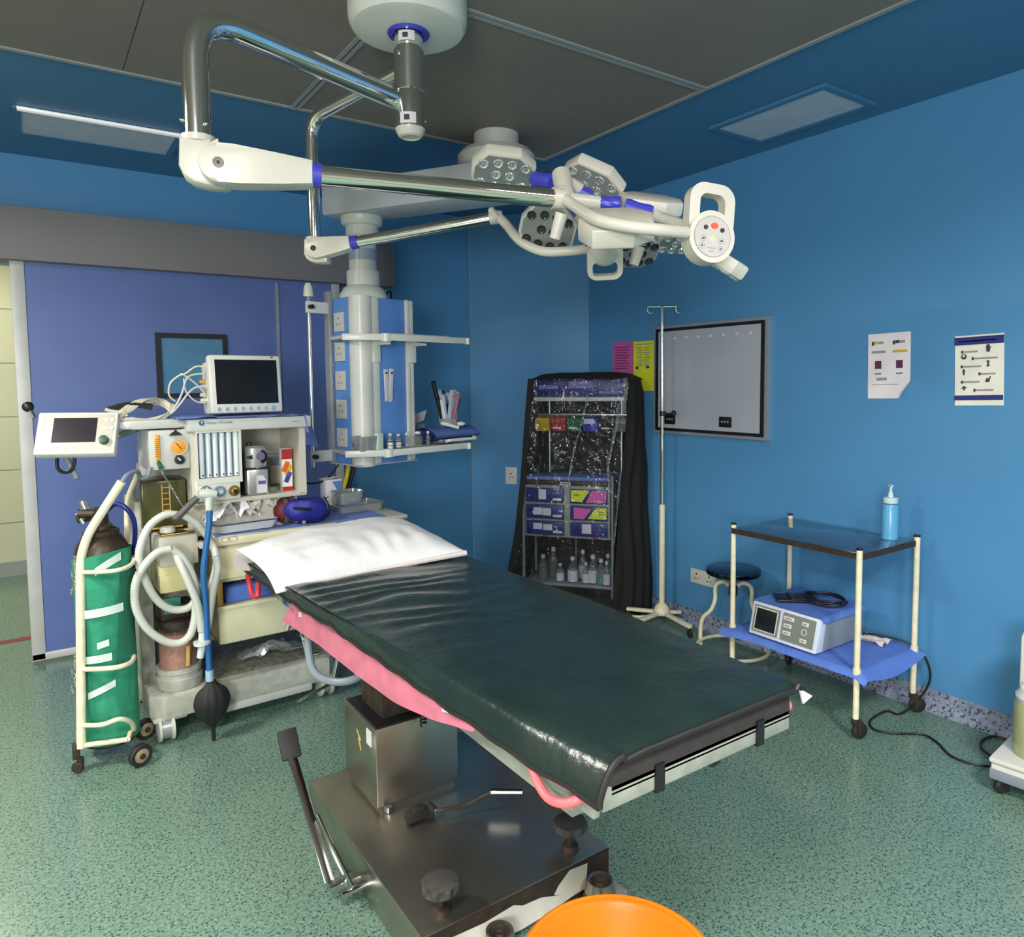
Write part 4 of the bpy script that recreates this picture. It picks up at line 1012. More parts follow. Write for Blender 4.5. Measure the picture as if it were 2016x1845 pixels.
# blue sheet over the worktop
single(MB().grid(lambda u, v: (.0+.80*u, .0+.44*v, .0015+.003*NZ.noise((u*8, v*5, 1))-(.012*(1-v/.06) if v < .06 else 0)), 40, 20, .0015), 'worktop_sheet', blue_wrap,
       'blue wrap sheet lying on the anaesthesia machine worktop', 'sheet', ROOT[am.name] @ V((.285, .015, .8365)), 2, smooth=60)
# left frame, absorber block and canister
b = MB(); b.box((.0, .20, .20), (.055, .50, 1.0), .006); b.box((.055, .36, .20), (.29, .50, 1.14), .006); ap(b, 'side_frame', machine_grey)
def lz(x, y, d): return lp(am, x, y, d)
b = MB()
q0, q1 = lz(312, 1060, .02), lz(392, 1108, .02); b.box((q0.x, .02, q1.z), (q1.x, .30, q0.z), .008); ap(b, 'absorber_head', beige_plastic); ah = am.children[-1]
b = MB(); q = lz(396, 1072, .02); b.cyl((q.x, .0, q.z), (q.x, .03, q.z), .016); b.cyl((q.x-.0, -.004, q.z), (q.x, .004, q.z), .008); ap(b, 'port', grey_plastic, ah)
b = MB(); q0, q1 = lz(312, 1116, .03), lz(384, 1150, .03); b.box((q0.x, .03, q1.z), (q1.x, .28, q0.z), .006); q0, q1 = lz(314, 1136, .02), lz(378, 1160, .02); b.box((q0.x, .02, q1.z), (q1.x, .2, q0.z), .004); ap(b, 'absorber_block', mat('pale yellow plastic', (206, 198, 146), .45))
b = MB()
for (x, y, r) in ((330, 1046, .03), (372, 1050, .026)):
    q = lz(x, y, .10); b.lathe([(0, -.03), (r, -.03), (r, .01), (r*.8, .02), (0, .02)], q)
ap(b, 'valve_dome', grey_plastic, ah)
b = MB(); q0, q1 = lz(318, 1056, .03), lz(385, 1046, .03); b.box((q0.x, .04, q0.z-.004), (q1.x, .2, q1.z), .004); ap(b, 'brass_plate', brass, ah)
q = lz(353, 1300, .09); cx = q.x
b = MB(); b.lathe([(0, .205), (.088, .205), (.092, .215), (.092, .25), (.086, .255), (.086, .27), (.09, .275), (.09, .295), (0, .295)], (cx, .10, 0), n=36); ap(b, 'canister_base', machine_grey)
b = MB(); b.lathe([(0, .295), (.074, .295), (.074, .40), (0, .40)], (cx, .10, 0), n=36); ap(b, 'absorbent', copper_gran)
b = MB(); b.lathe([(0, .44), (.074, .44), (.074, .405), (0, .405)], (cx, .10, 0), n=36); ap(b, 'absorbent', copper_gran)
b = MB(); b.lathe([(.080, .295), (.080, .47)], (cx, .10, 0), n=36); ap(b, 'canister', clear_thin)
b = MB(); b.lathe([(0, .47), (.085, .47), (.085, .50), (0, .50)], (cx, .10, 0), n=36); b.box((cx-.07, .06, .50), (cx+.07, .2, .56), .01); ap(b, 'canister_lid', rust_dark)
b = MB(); b.box((cx-.06, .05, .53), (cx+.01, .07, .60), .006); ap(b, 'green_latch', mat('sea green plastic', (58, 130, 112), .4))
b = MB(); b.cyl(lz(371, 1272, -.0), lz(370, 1310, -.0), .009); ap(b, 'drain_tap', wood_y)
# bellows housing and oxygen flow unit on the left
q0, q1 = lz(277, 950, .16), lz(360, 1036, .16)
b = MB(); b.box((q0.x, .16, q1.z), (q1.x+.02, .40, q0.z), .006); ap(b, 'bellows_housing', smoke_glass); bh = am.children[-1]
b = MB(); s0, s1 = lz(318, 955, .158), lz(336, 1020, .158)
for xx in (s0.x, s1.x): b.box((xx-.002, .155, s1.z), (xx+.002, .159, s0.z))
for k in range(6): zz = s1.z+(s0.z-s1.z)*(k+.5)/6; b.box((s0.x, .155, zz-.0015), (s1.x, .159, zz+.0015))
ap(b, 'scale', wood_y, bh)
b = MB(); b.box((q0.x, .155, q1.z-.0), (q1.x, .1595, q1.z+.006)); ap(b, 'bottom_band', wood_y, bh)
q0, q1 = lz(292, 848, .09), lz(376, 922, .09)
b = MB(); b.box((q0.x, .09, q1.z), (q1.x, .40, q0.z), .008); ap(b, 'flow_unit', grey_plastic); fu = am.children[-1]
b = MB(); g0, g1 = lz(304, 856, .089), lz(316, 906, .089); b.box((g0.x, .083, g1.z), (g1.x, .091, g0.z), .003); ap(b, 'flow_tube', amber, fu)
b = MB(); g = lz(310, 880, .082)
for k in range(9): b.box((g.x-.010, .0815, g.z-.04+k*.009), (g.x+.006, .083, g.z-.038+k*.009))
ap(b, 'flow_scale', ink, fu)
g = lz(351, 880, .089)
b = MB(); b.lathe([(0, 0), (.030, 0), (.030, .012), (.026, .014), (0, .012)], g, (0, -1, 0), 30); ap(b, 'gauge', amber, fu)
b = MB(); b.lathe([(.029, 0), (.034, 0), (.034, .015), (.029, .015)], g, (0, -1, 0), 30, closed=True); ap(b, 'gauge_rim', beige_plastic, fu)
b = MB(); b.obox(g+V((0, -.0145, .004)), (V((.8, 0, .6)), V((-.6, 0, .8)), V((0, -1, 0))), (.003, .034, .001)); ap(b, 'needle', ink, fu)
g = lz(353, 905, .089); b = MB(); b.lathe([(0, 0), (.020, 0), (.018, .02), (0, .022)], g, (0, -1, 0), 24); ap(b, 'dial_knob', black_p, fu)
b = MB(); b.obox(g+V((-.004, -.0225, .004)), (V((.7, 0, .7)), V((-.7, 0, .7)), V((0, -1, 0))), (.006, .016, .001)); ap(b, 'dial_mark', label_w, fu)
g = lz(345, 853, .085); b = MB(); b.prism([(-.025, -.008), (.025, -.008), (.012, .004), (.004, .006), (.004, .014), (-.004, .014), (-.004, .006), (-.012, .004)], g, (1, 0, 0), (0, 0, 1), .02); ap(b, 'lock_lever', black_p, fu)
g = lz(313, 916, .085); b = MB(); b.cyl(g+V((0, .01, .012)), g+V((.004, -.02, -.012)), .009); ap(b, 'outlet', green_p, fu)
b = MB(); b.tube(catmull([g+V((.004, -.02, -.012)), lz(322, 935, .05), lz(335, 955, .06), lz(352, 985, .04), lz(372, 1015, .03)], 6), .004, 8); ap(b, 'thin_hose', clear_jar, fu)
# monitor arm shelf with cables on it
q0, q1 = lz(228, 823, .20), lz(362, 823, .20)
b = MB(); b.prism(rrect(q1.x-q0.x+.03, .34, .06, 6), ((q0.x+q1.x)/2, .26, 1.335), (1, 0, 0), (0, 1, 0), .035, .01); ap(b, 'cable_shelf', grey_plastic)
# upper housing
U0, U1 = .205, .705
b = MB(); b.box((U0, .08, .985), (U0+.03, .44, 1.31)); b.box((U1-.03, .08, .985), (U1, .44, 1.31)); b.box((U0, .36, .985), (U1, .44, 1.31)); b.box((U0, .08, .975), (U1, .44, .995), .004); b.box((.20, .14, .83), (.68, .44, .98), .004); ap(b, 'upper_housing', beige_plastic); uh = am.children[-1]
b = MB(); b.box((U0-.015, .05, 1.298), (U1+.02, .46, 1.352), .008); ap(b, 'top_shelf', grey_plastic); ts = am.children[-1]
q = lz(397, 833, .049)
b = MB(); b.lathe([(0, 0), (.012, 0), (.012, .001), (0, .001)], q, (0, -1, 0), 24); ap(b, 'logo', mat('teal logo ink', (40, 112, 132), .5), ts)
b = MB(); b.prism([(-.002, -.004), (.004, .001), (.0, .006), (-.006, .003)], q+V((.002, -.0012, .002)), (1, 0, 0), (0, 0, 1), .0006); ap(b, 'logo_mark', label_w, ts)
b = MB(); b.text('Datex-Ohmeda', .017, q+V((.018, -.0012, 0)), (1, 0, 0), (0, 0, 1), align='LEFT'); ap(b, 'brand_lettering', mat('grey teal ink', (96, 128, 134), .6), ts)
b = MB(); b.text('Aestiva', .012, lz(582, 829, .049)+V((0, -.001, 0)), (1, 0, 0), (0, 0, 1)); ap(b, 'model_lettering', ink_soft, ts)
# flowmeter panel
q0, q1 = lz(384, 846, .055), lz(478, 948, .055)
b = MB(); P_ = [(q0.x, q1.z), (q1.x, q1.z), (q1.x, q0.z), (q0.x, q0.z)]; mg = .016
b.ringprism(P_, [(q0.x+mg*.5, q1.z+mg*1.6), (q1.x-mg*.5, q1.z+mg*1.6), (q1.x-mg*.5, q0.z-mg), (q0.x+mg*.5, q0.z-mg)], (0, .075, 0), (1, 0, 0), (0, 0, 1), .04)
ap(b, 'flowmeter_frame', white_p); ff = am.children[-1]
b = MB(); b.box((q0.x+.004, .092, q1.z+.01), (q1.x-.004, .098, q0.z-.01)); ap(b, 'flowmeter_back', mat('pale blue scale', (176, 192, 206), .5), ff)
for k in range(6):
    x = q0.x+.026+k*(q1.x-q0.x-.045)/5
    b = MB(); b.cyl((x, .078, q1.z+.028), (x, .078, q0.z-.018), .0105, 14); ap(b, 'flow_tube', mat('frosted tube', (214, 224, 226), .25) if k == 0 else MATS['frosted tube'], ff)
    b = MB()
    for j in range(12): b.box((x+.011, .085, q1.z+.04+j*.0125), (x+.018, .087, q1.z+.0415+j*.0125))
    ap(b, 'scale_print', ink_soft, ff)
    b = MB(); b.sph((x, .067, q1.z+.038), .004, 8); ap(b, 'float', ink_navy, ff)
q2 = lz(384, 950, .06); q3 = lz(474, 981, .06)
b = MB(); b.box((q2.x, .058, q3.z), (q3.x, .10, q2.z), .004); ap(b, 'knob_panel', white_p); kp = am.children[-1]
for (x, y, mm) in ((405, 967, chrome), (433, 967, mat('blue grey knob', (120, 148, 168), .3)), (461, 966, brass)):
    g = lz(x, y, .057); b = MB()
    poly = [(.0155*(1+.07*math.cos(10*a)), a) for a in [2*math.pi*k/60 for k in range(60)]]
    b.prism([(r*math.cos(a), r*math.sin(a)) for r, a in poly], g+V((0, -.012, 0)), (1, 0, 0), (0, 0, 1), .024, .002)
    b.lathe([(.018, 0), (.024, 0), (.024, .004), (.018, .004)], g+V((0, .0, 0)), (0, -1, 0), 24, closed=True); ap(b, 'control_knob', mm, kp)
    b = MB(); b.lathe([(0, 0), (.009, 0), (.009, .001), (0, .001)], g+V((0, -.0242, 0)), (0, -1, 0), 16); ap(b, 'knob_cap', label_w if mm != brass else black_p, am.children[-1] if False else kp)
# niche back details
b = MB(); q0, q1 = lz(525, 893, .34), lz(553, 925, .34); b.box((q0.x, .33, q1.z), (q1.x, .36, q0.z), .003); ap(b, 'niche_plate', casing_grey, uh)
b = MB(); q0, q1 = lz(530, 912, .34), lz(556, 950, .34); b.box((q0.x, .325, q1.z), (q1.x, .335, q0.z-.012), .002); ap(b, 'niche_label', beige_plastic, uh)
# vaporiser
g0 = lz(505, 970, .12); ux = g0.x
vp = thing('vaporiser', 'silver vaporiser with black and purple dial in the niche of the anaesthesia machine', 'vaporiser', ROOT[am.name] @ V((ux, .14, .995)), 2)
silver = mat('silver lacquer', (186, 186, 184), .32, .6)
b = MB(); b.box((-.050, -.05, .0), (.050, .10, .125), .016); b.lathe([(.052, .122), (.054, .13), (.054, .215), (.046, .225), (0, .225)], (0, .0, 0), n=32); b.build('body', silver, vp)
b = MB(); b.box((-.056, -.035, .0), (-.050, .09, .20), .002); b.box((-.051, -.052, .119), (.051, .05, .127)); b.build('dark_edge', black_p, vp)
b = MB(); b.lathe([(0, 0), (.036, 0), (.034, .018), (.024, .022), (0, .022)], (.012, -.03, .175), (0, -1, 0), 30); b.prism([(-.058, 0), (-.02, .018), (-.02, -.018)], (.012, -.042, .175), (1, 0, 0), (0, 0, 1), .016, .003); b.build('dial', black_p, vp)
b = MB(); b.lathe([(0, 0), (.020, 0), (.018, .008), (0, .008)], (.014, -.052, .178), (0, -1, 0), 24); b.build('dial_face', mat('mauve dial face', (112, 98, 122), .4), vp.children[-1])
b = MB(); b.lathe([(0, .225), (.014, .225), (.014, .24), (0, .243)], (-.02, .0, 0)); b.build('filler_cap', rust_dark, vp)
b = MB(); b.prism([(-.012, .09), (.018, .09), (.034, .06), (.034, .01), (-.012, .01)], (.005, -.0515, 0), (1, 0, 0), (0, 0, 1), .004); b.build('label_plate', label_w, vp)
b = MB(); b.box((.0, -.0545, .050), (.034, -.0525, .066)); b.build('label_band', mat('purple band', (112, 78, 142), .5), vp.children[-1])
# tall carton in the niche
g0, g1 = lz(554, 884, .14), lz(577, 969, .14)
tb = thing('carton', 'tall slim carton in red, yellow and blue standing beside the vaporiser', 'box', ROOT[am.name] @ V(((g0.x+g1.x)/2, .16, .995)), 2)
hw = (g1.x-g0.x)/2; hh_ = g0.z-.995
b = MB(); b.box((-hw, -.02, 0), (hw, .02, hh_), .002); b.build('box', paper, tb); bx = tb.children[-1]
for (z0, z1, mm, nm) in ((.0, .02, red_p, 'red_band'), (hh_-.05, hh_-.002, red_p, 'red_band')):
    b = MB(); b.box((-hw-.0004, -.0206, z0), (hw+.0004, -.0196, z1)); b.build(nm, mm, bx)
for (x, z, mm) in ((-.3, .115, mat('orange print', (228, 96, 36), .5)), (.25, .10, yellow_p), (.1, .065, blue_p)):
    b = MB(); a = V((.45, 0, 1)).normalized(); b.obox(V((x*hw, -.0208, z)), (V((1, 0, -.45)).normalized(), a, V((0, -1, 0))), (.022, .052, .0008), .0); b.build('printed_shape', mm, bx)
b = MB(); b.lathe([(0, 0), (.02, 0), (.03, .025), (.027, .025), (.018, .004), (0, .004)], (0, 0, 0), n=20); o = b.build('small_cup', clear_jar); o.location = ROOT[am.name] @ V((lz(535, 962, .13).x, .13, .9955)); tag(o, 'small clear plastic cup between vaporiser and tall carton', 'cup')
# patient monitor on a blue cloth
g0, g1 = lz(411, 697, .14), lz(559, 808, .14)
pm = thing('patient_monitor', 'white patient monitor with black screen on top of the anaesthesia machine', 'monitor', ROOT[am.name] @ V(((g0.x+g1.x)/2, .14, 1.36)), 4)
mw = (g1.x-g0.x)/2; mh = g0.z-1.36
tilt = MX.Rotation(R(-5), 4, 'X')
b = MB(); b.box((-mw, 0, .01), (mw, .05, mh), .012); b.box((-mw+.004, .045, .01), (mw-.02, .15, mh-.02), .02); b.bm.transform(tilt); b.build('case', white_p, pm)
b = MB(); b.box((-mw+.026, -.0015, .052), (mw-.020, .004, mh-.022)); b.bm.transform(tilt); b.build('screen', screen_m, pm)
for k in range(8):
    b = MB(); x = -mw+.034+k*.0345; b.lathe([(0, 0), (.008 if k < 7 else .012, 0), (.007 if k < 7 else .010, .003), (0, .003)], (x, 0, .030), (0, -1, 0), 16, 1.2 if k < 7 else 1, .8 if k < 7 else 1); b.bm.transform(tilt); b.build('button', mat('teal grey button', (128, 164, 176), .4) if k == 0 else MATS['teal grey button'], pm)
b = MB(); b.box((mw-.045, -.0015, mh-.012), (mw-.035, .001, mh-.006)); b.bm.transform(tilt); b.build('status_lamp', ink, pm)
for z in (.16, .135, .10, .075):
    b = MB(); b.cyl((-mw-.022, .075, z), (-mw+.006, .075, z), .009, 12); b.bm.transform(tilt); b.build('cable_plug', wood_y if z > .15 else cream_plastic, pm)
cl = thing('monitor_cloth', 'blue wrap sheet under the patient monitor hanging over the machine top', 'sheet', ROOT[am.name] @ V((.45, .25, 1.353)), 2)
def clf(u, v):
    x, y = -.275+.555*u, -.212+.41*v
    z = .004+.004*NZ.noise((u*9, v*7, 4))
    if y < -.203: z -= (-.203-y)*1.0*max(0, 1-abs(u-.0)*4)
    if u > .93: t = (u-.93)/.07; z -= .085*t*(1-.55*v); x -= .02*t
    if v < .10 and u < .25: z += .008
    return (x-(.03 if u < .05 else 0)*(1-v), y, z)
b = MB(); b.grid(clf, 44, 24, .0015); b.build('sheet', blue_wrap, cl, smooth=60)
b = MB(); b.grid(lambda u, v: lz(602+6*u+19*u*v, 813+5*u+62*v, .085+.10*u), 8, 8, .0015); ob_ = b.build('hanging_corner', blue_wrap, cl); ob_.data.transform(ROOT[cl.name].inverted() @ ROOT[am.name])
# cables from the monitor to the shelf
cbn = thing('cable_bundle', 'tangle of pale monitor leads and a black cuff on the round cable shelf', 'cables', ROOT[am.name] @ V((.05, .26, 1.355)), 2)
IM = ROOT[cbn.name].inverted() @ ROOT[am.name]
def cable(name, pxs, r, m_):
    b = MB(); b.tube(catmull([IM @ lz(x, y, d) for x, y, d in pxs], 8), r, 7); return b.build(name, m_, cbn)
cable('lead', [(403, 722, .2), (385, 722, .2), (366, 735, .2), (352, 740, .21), (335, 755, .22), (333, 778, .24), (345, 790, .25)], .004, cream_plastic)
cable('lead', [(403, 736, .2), (385, 737, .2), (368, 745, .2), (358, 775, .2), (345, 800, .2), (325, 822, .2), (290, 834, .17), (260, 832, .15), (235, 822, .2)], .0045, grey_plastic)
cable('lead', [(403, 761, .2), (385, 763, .2), (370, 775, .2), (355, 795, .2), (335, 815, .2), (300, 826, .2), (270, 826, .2)], .0045, grey_plastic)
cable('lead', [(405, 778, .2), (390, 760, .2), (372, 745, .2), (355, 735, .21)], .0035, grey_plastic)
cable('lead', [(362, 745, .2), (366, 770, .2), (385, 790, .2), (405, 793, .2)], .0035, grey_plastic)
for k in range(17):
    a = random.uniform(-10, 10); e = random.uniform(0, 12); cable('lead', [(228+e*2, 818+random.uniform(-4, 4), .17), (250+a, 808+a*.3, .19), (285+a, 787+random.uniform(-3, 8), .23), (318+a, 790+random.uniform(-4, 8), .28), (340+a, 803+random.uniform(-6, 6), .25), (328, 815, .19), (295+a, 826, .16), (255+a, 826-e*.3, .15)], .0036, (grey_plastic, cream_plastic, beige_plastic)[k % 3])
b = MB(); b.grid(lambda u, v: IM @ (lz(206+95*u, 806-12*math.sin(u*2.6)-4*v, .2+.12*v)+V((0, 0, .005*math.sin(v*6)))), 16, 8, .02); b.build('cuff', black_rub, cbn, smooth=60)
b = MB(); b.tube(catmull([IM @ lz(x, y, .195) for x, y in ((207, 806), (220, 810), (240, 812), (250, 808))], 6), .008, 8); b.build('cuff_edge', label_w, cbn)
# ventilator display on its arm
vd0, vd1, vd2 = pt(64, 816, 2.86), pt(222, 815, 2.94), pt(78, 900, 2.80)
a_ = (vd1-vd0); vw = a_.length; a_.normalize(); u_ = (vd0-vd2); u_ = u_-a_*u_.dot(a_); vh = u_.length; u_.normalize(); n_ = a_.cross(u_)
vc = (vd0+pt(237, 888, 2.88))/2
def vb(name, s0, s1, t0, t1, off, th, m_, par=None, bev=0):
    b = MB(); b.obox(vc+a_*(s0+s1)/2+u_*(t0+t1)/2+n_*off, (a_, u_, n_), (s1-s0, t1-t0, th), bev); return b.build(name, m_, par or am, True)
vb('ventilator_display', -vw/2, vw/2, -vh/2, vh/2, -.022, .045, white_p, None, .008); vd = am.children[-1]
vb('fascia', -vw/2+.014, vw/2-.014, -vh/2+.016, vh/2-.012, .001, .002, beige_plastic, vd, .0008)
vb('screen', -vw/2+.058, vw/2-.072, -vh/2+.05, vh/2-.028, .0025, .002, mat('plum black screen', (40, 34, 42), .2), vd)
b = MB(); b.lathe([(0, 0), (.018, 0), (.016, .02), (0, .022)], vc+a_*(vw/2-.040)-u_*(vh/2-.055)+n_*.002, n_, 24); b.build('green_knob', mat('dark green knob', (36, 84, 66), .4), vd, True)
for (s, t) in ((-.5, .6), (-.5, .2), (.5, .6), (.5, .2), (.42, .6), (.42, .2)):
    c_ = vc+a_*(s*vw*.86)+u_*(t*vh*.5)+n_*.0022; b = MB(); b.lathe([(0, 0), (.010, 0), (.009, .0015), (0, .0015)], c_, n_, 16); b.build('key', grey_plastic, vd, True)
for s in (-.22, -.12, -.02):
    c_ = vc+a_*(s*vw)+u_*(-vh*.5+.030)+n_*.0022; b = MB(); b.lathe([(0, 0), (.008, 0), (.007, .0015), (0, .0015)], c_, n_, 16); b.build('key', grey_plastic, vd, True)
b = MB(); b.cyl(pt(56, 802, 2.90), pt(68, 822, 2.90), .007); b.build('handle_stem', chrome, vd, True)
b = MB(); b.sph(pt(55, 801, 2.90), .021, 18); b.build('handle_ball', black_p, vd, True)
b = MB(); b.tube(catmull([pt(113, 896, 2.92), pt(113, 920, 2.92), pt(125, 930, 2.92), pt(141, 925, 2.92), pt(147, 905, 2.92), pt(140, 893, 2.92)], 8), .007, 8); b.build('cable_loop', black_p, vd, True)
b = MB(); b.cyl(pt(130, 900, 2.94), pt(152, 943, 2.94), .012, 12); b.tube([pt(150, 890, 2.95), pt(200, 870, 3.15), lz_w(265, 840, .25) if False else ROOT[am.name] @ V((.03, .25, 1.31))], .014, 10); b.build('swing_arm', casing_grey, vd, True)

# corrugated breathing circuit hung on the machine front
bc = thing('breathing_circuit', 'looped pale corrugated breathing tubes hanging in front of the anaesthesia machine', 'breathing tubes', ROOT[am.name] @ V((.12, -.06, .45)), 2)
IB = ROOT[bc.name].inverted() @ ROOT[am.name]
def c4(x, y): return (100+x/3.076, 900+y/3.076)
def hose(pts4, ds, r=.0165, n=12, m_=None, name='corrugated_tube'):
    P = [IB @ lz(*c4(x, y), d) for (x, y), d in zip(pts4, ds)]
    Q = catmull(P, 10)
    # corrugations: resample evenly and alternate the radius
    L_ = [0]
    for i in range(1, len(Q)): L_.append(L_[-1]+(Q[i]-Q[i-1]).length)
    st = .0062; N = int(L_[-1]/st); out = []; j = 0
    for k in range(N+1):
        t = k*st
        while j < len(L_)-2 and L_[j+1] < t: j += 1
        f = (t-L_[j])/max(1e-6, L_[j+1]-L_[j]); out.append(Q[j].lerp(Q[j+1], f))
    b = MB(); b.tube(out, [r*(1.0 if k % 2 else .90) for k in range(len(out))], n); return b.build(name, m_ or hose_clear, bc, smooth=80)
hose([(770, 350), (690, 350), (600, 415), (545, 530), (535, 640), (570, 740), (630, 850), (700, 910), (780, 925), (850, 900), (890, 830), (905, 760)], [-.02]*3+[-.03]*9)
hose([(730, 555), (650, 575), (580, 640), (525, 730), (507, 830), (525, 940), (590, 1045), (690, 1115), (780, 1125), (840, 1080), (870, 990), (880, 860), (860, 730), (800, 610), (730, 555)], [-.07]*15)
hose([(800, 350), (880, 400), (950, 480), (1000, 590), (1000, 680), (965, 800), (935, 900), (930, 1010)], [-.03]*3+[-.06]*5)
hose([(745, 560), (790, 660), (840, 770), (885, 880), (905, 980), (915, 1060)], [-.055, -.085, -.10, -.10, -.095, -.09])
hose([(1000, 600), (1010, 680), (985, 800), (965, 920), (950, 1020), (925, 1070)], [-.08]*6)
b = MB(); P = [IB @ lz(*c4(x, y), -.09) for x, y in ((918, 1050), (915, 1110), (918, 1130), (905, 1215))]
b.tube(P[:2], .014, 14); b.cyl(P[1], P[2], .034, 24); b.tube([P[2], P[3]], [.016, .014], 14); b.build('filter', mat('pale filter', (206, 216, 212), .3), bc)
b = MB(); b.tube(catmull([IB @ lz(*c4(x, y), -.05) for x, y in ((740, 385), (790, 340), (840, 290), (890, 245))], 4), [.024]+[.014]*12, 12); b.build('elbow_tube', mat('dark grey tube', (82, 84, 80), .5), bc)
b = MB(); b.tube([IB @ lz(*c4(x, y), -.06) for x, y in ((895, 222), (950, 222), (1000, 225))], [.018, .022, .016], 14); b.tube([IB @ lz(*c4(x, y), -.06) for x, y in ((955, 225), (960, 330))], [.018, .014], 14); b.build('wye_connector', mat('milky connector', (206, 212, 200), .3), bc)
# blue hose with the black reservoir bag
rb = thing('reservoir_bag', 'black rubber breathing bag hanging on a long blue hose beside the corrugated tubes', 'breathing bag', ROOT[am.name] @ V((.16, -.10, .2)), 2)
IB = ROOT[rb.name].inverted() @ ROOT[am.name]
b = MB(); b.tube(catmull([IB @ lz(*c4(x, y), -.10) for x, y in ((962, 325), (958, 420), (940, 550), (925, 680), (930, 800), (938, 900), (945, 1050), (955, 1180), (960, 1290))], 8), .0125, 14); b.build('hose', hose_blue, rb)
T_ = IB @ lz(*c4(960, 1290), -.10); B2 = IB @ lz(*c4(970, 1720), -.10)
b = MB(); b.cyl(T_, T_+V((.0, 0, -.045)), .016, 16); b.build('bag_neck_sleeve', mat('pale blue sleeve', (160, 190, 214), .4), rb)
H_ = T_.z-.045-B2.z; rw = .070
k_ = H_/.3
prof = [(0, 0), (.008, .0), (.008, .07*H_/.3), (.02, .085*H_/.3), (rw*.72, .125*H_/.3), (rw, .19*H_/.3), (rw*.82, .245*H_/.3), (rw*.4, .278*H_/.3), (.02, .288*H_/.3), (.019, .30*H_/.3), (0, .30*H_/.3)]
pc = catmull([(r, z, 0) for r, z in prof[2:9]], 6); prof = prof[:2]+[(p.x, p.y) for p in pc]+prof[9:]
b = MB(); b.lathe(prof, (T_.x+.006, T_.y, B2.z), n=40, sx=1, sy=.62)
for v in b.bm.verts:
    a = math.atan2(v.co.y-T_.y, v.co.x-T_.x-.006); k = .05*math.cos(a*8); v.co.x += (v.co.x-T_.x)*k; v.co.y += (v.co.y-T_.y)*k
b.build('bag', black_rub, rb, smooth=60)

# things on the worktop
def on_top(x, y, z=.84): q = on(x, y, 2, z); return V((q.x, q.y, z))
t0 = on_top(478, 1040, .842)
ty = thing('kidney_tray', 'white enamel tray of crumpled white papers on the machine worktop', 'tray', t0, 6)
b = MB(); Ro = rrect(.27, .15, .03, 6)
L = [rrect(.25, .13, .025, 6), rrect(.285, .165, .03, 6), rrect(.29, .17, .03, 6), rrect(.275, .155, .028, 6), rrect(.245, .125, .022, 6)]
zs = [.0, .038, .04, .038, .005]; rings = [[b.bm.verts.new((x, y, z)) for x, y in l] for l, z in zip(L, zs)]
for A, B3 in zip(rings, rings[1:]):
    for k in range(len(A)): b.bm.faces.new((A[k], A[(k+1) % len(A)], B3[(k+1) % len(A)], B3[k]))
b.bm.faces.new(rings[0][::-1]); b.bm.faces.new(rings[-1]); b.build('tray', white_p, ty)
b = MB(); b.tube([(x, y, .040) for x, y in rrect(.29, .17, .03, 6)], .003, 6, closed=True); b.build('rim', ink_navy, ty)
def crumple(name, m_, lab, loc, sx, sy, h, seed, ang=0, cat='paper'):
    b = MB(); b.grid(lambda u, v: ((u-.5)*sx+.18*sx*NZ.noise((u*4, v*4, seed)), (v-.5)*sy+.15*sy*NZ.noise((u*4, v*4, seed+9)), h*(.25+1.5*abs(NZ.noise((u*3.2, v*3.2, seed+3)))*math.sin(max(.12, min(u, 1-u))*3.1))), 14, 14)
    return single(b, name, m_, lab, cat, loc, ang, smooth=30)
crumple('crumpled_paper', paper_l, 'crumpled white paper spilling over the front of the white tray', t0+V((-.06, -.01, .035)), .24, .15, .10, 3)
crumple('crumpled_paper', paper, 'upright crumpled white paper in the tray beside the maroon pouch', t0+V((.08, .02, .036)), .16, .12, .19, 7, 20)
crumple('foil_wrapper', chrome, 'shiny silver foil wrapper among the papers in the white tray', t0+V((.02, .03, .075)), .08, .06, .05, 12, cat='wrapper')
b = MB(); b.sph((0, 0, .02), .03, 14, (1.3, .9, .62)); b.tube([(-.05, .02, .01), (-.02, .02, .02)], .006); single(b, 'mask_strap', black_rub, 'black rubber piece behind the blue hose on the worktop', 'strap', t0+V((-.155, .05, -.002)))
mk = thing('face_mask', 'clear green anaesthesia mask lying behind the blue hose', 'mask', on_top(405, 1020, .842)+V((.0, .04, 0)))
b = MB(); b.lathe([(.045, .0), (.05, .012), (.04, .03), (.02, .05), (.014, .07), (.011, .07), (.017, .048), (.037, .028), (.045, .01)], n=24, sx=1.1, sy=.8); b.build('mask', clear_jar, mk)
b = MB(); b.lathe([(.042, 0), (.056, .004), (.056, .016), (.044, .018)], n=24, sx=1.1, sy=.8, closed=True); b.build('cushion', green_p, mk)
pu = thing('pouch', 'maroon pouch with grey webbing straps standing between the white tray and navy bag', 'pouch', on_top(562, 1030, .842), 12)
b = MB(); b.sph((0, 0, .062), .06, 20, (.95, .72, 1.05)); 
for v in b.bm.verts: v.co.z = max(.0, v.co.z)
b.build('pouch', maroon_cloth, pu, smooth=60)
for x in (-.008, .026):
    b = MB(); b.grid(lambda u, v: (x-.013+.022*v, -(.045+.002)*math.cos((u-.5)*math.pi*.98)*.98, .062+.066*math.sin((u-.5)*math.pi*.98)), 16, 2, .003); b.build('strap', olive_cloth, pu)
nb = thing('navy_bag', 'navy blue nylon zip bag on the machine worktop', 'bag', on_top(610, 1030, .842)+V((.0, .03, 0)), 8)
b = MB(); b.sph((0, 0, .072), .10, 28, (1.08, .6, .72))
for v in b.bm.verts:
    v.co += v.co.normalized()*.022*NZ.noise(v.co*16); v.co.z = max(0, min(.112, v.co.z*1.02-.25*max(0, v.co.x)))
b.build('bag', navy_cloth, nb, smooth=60)
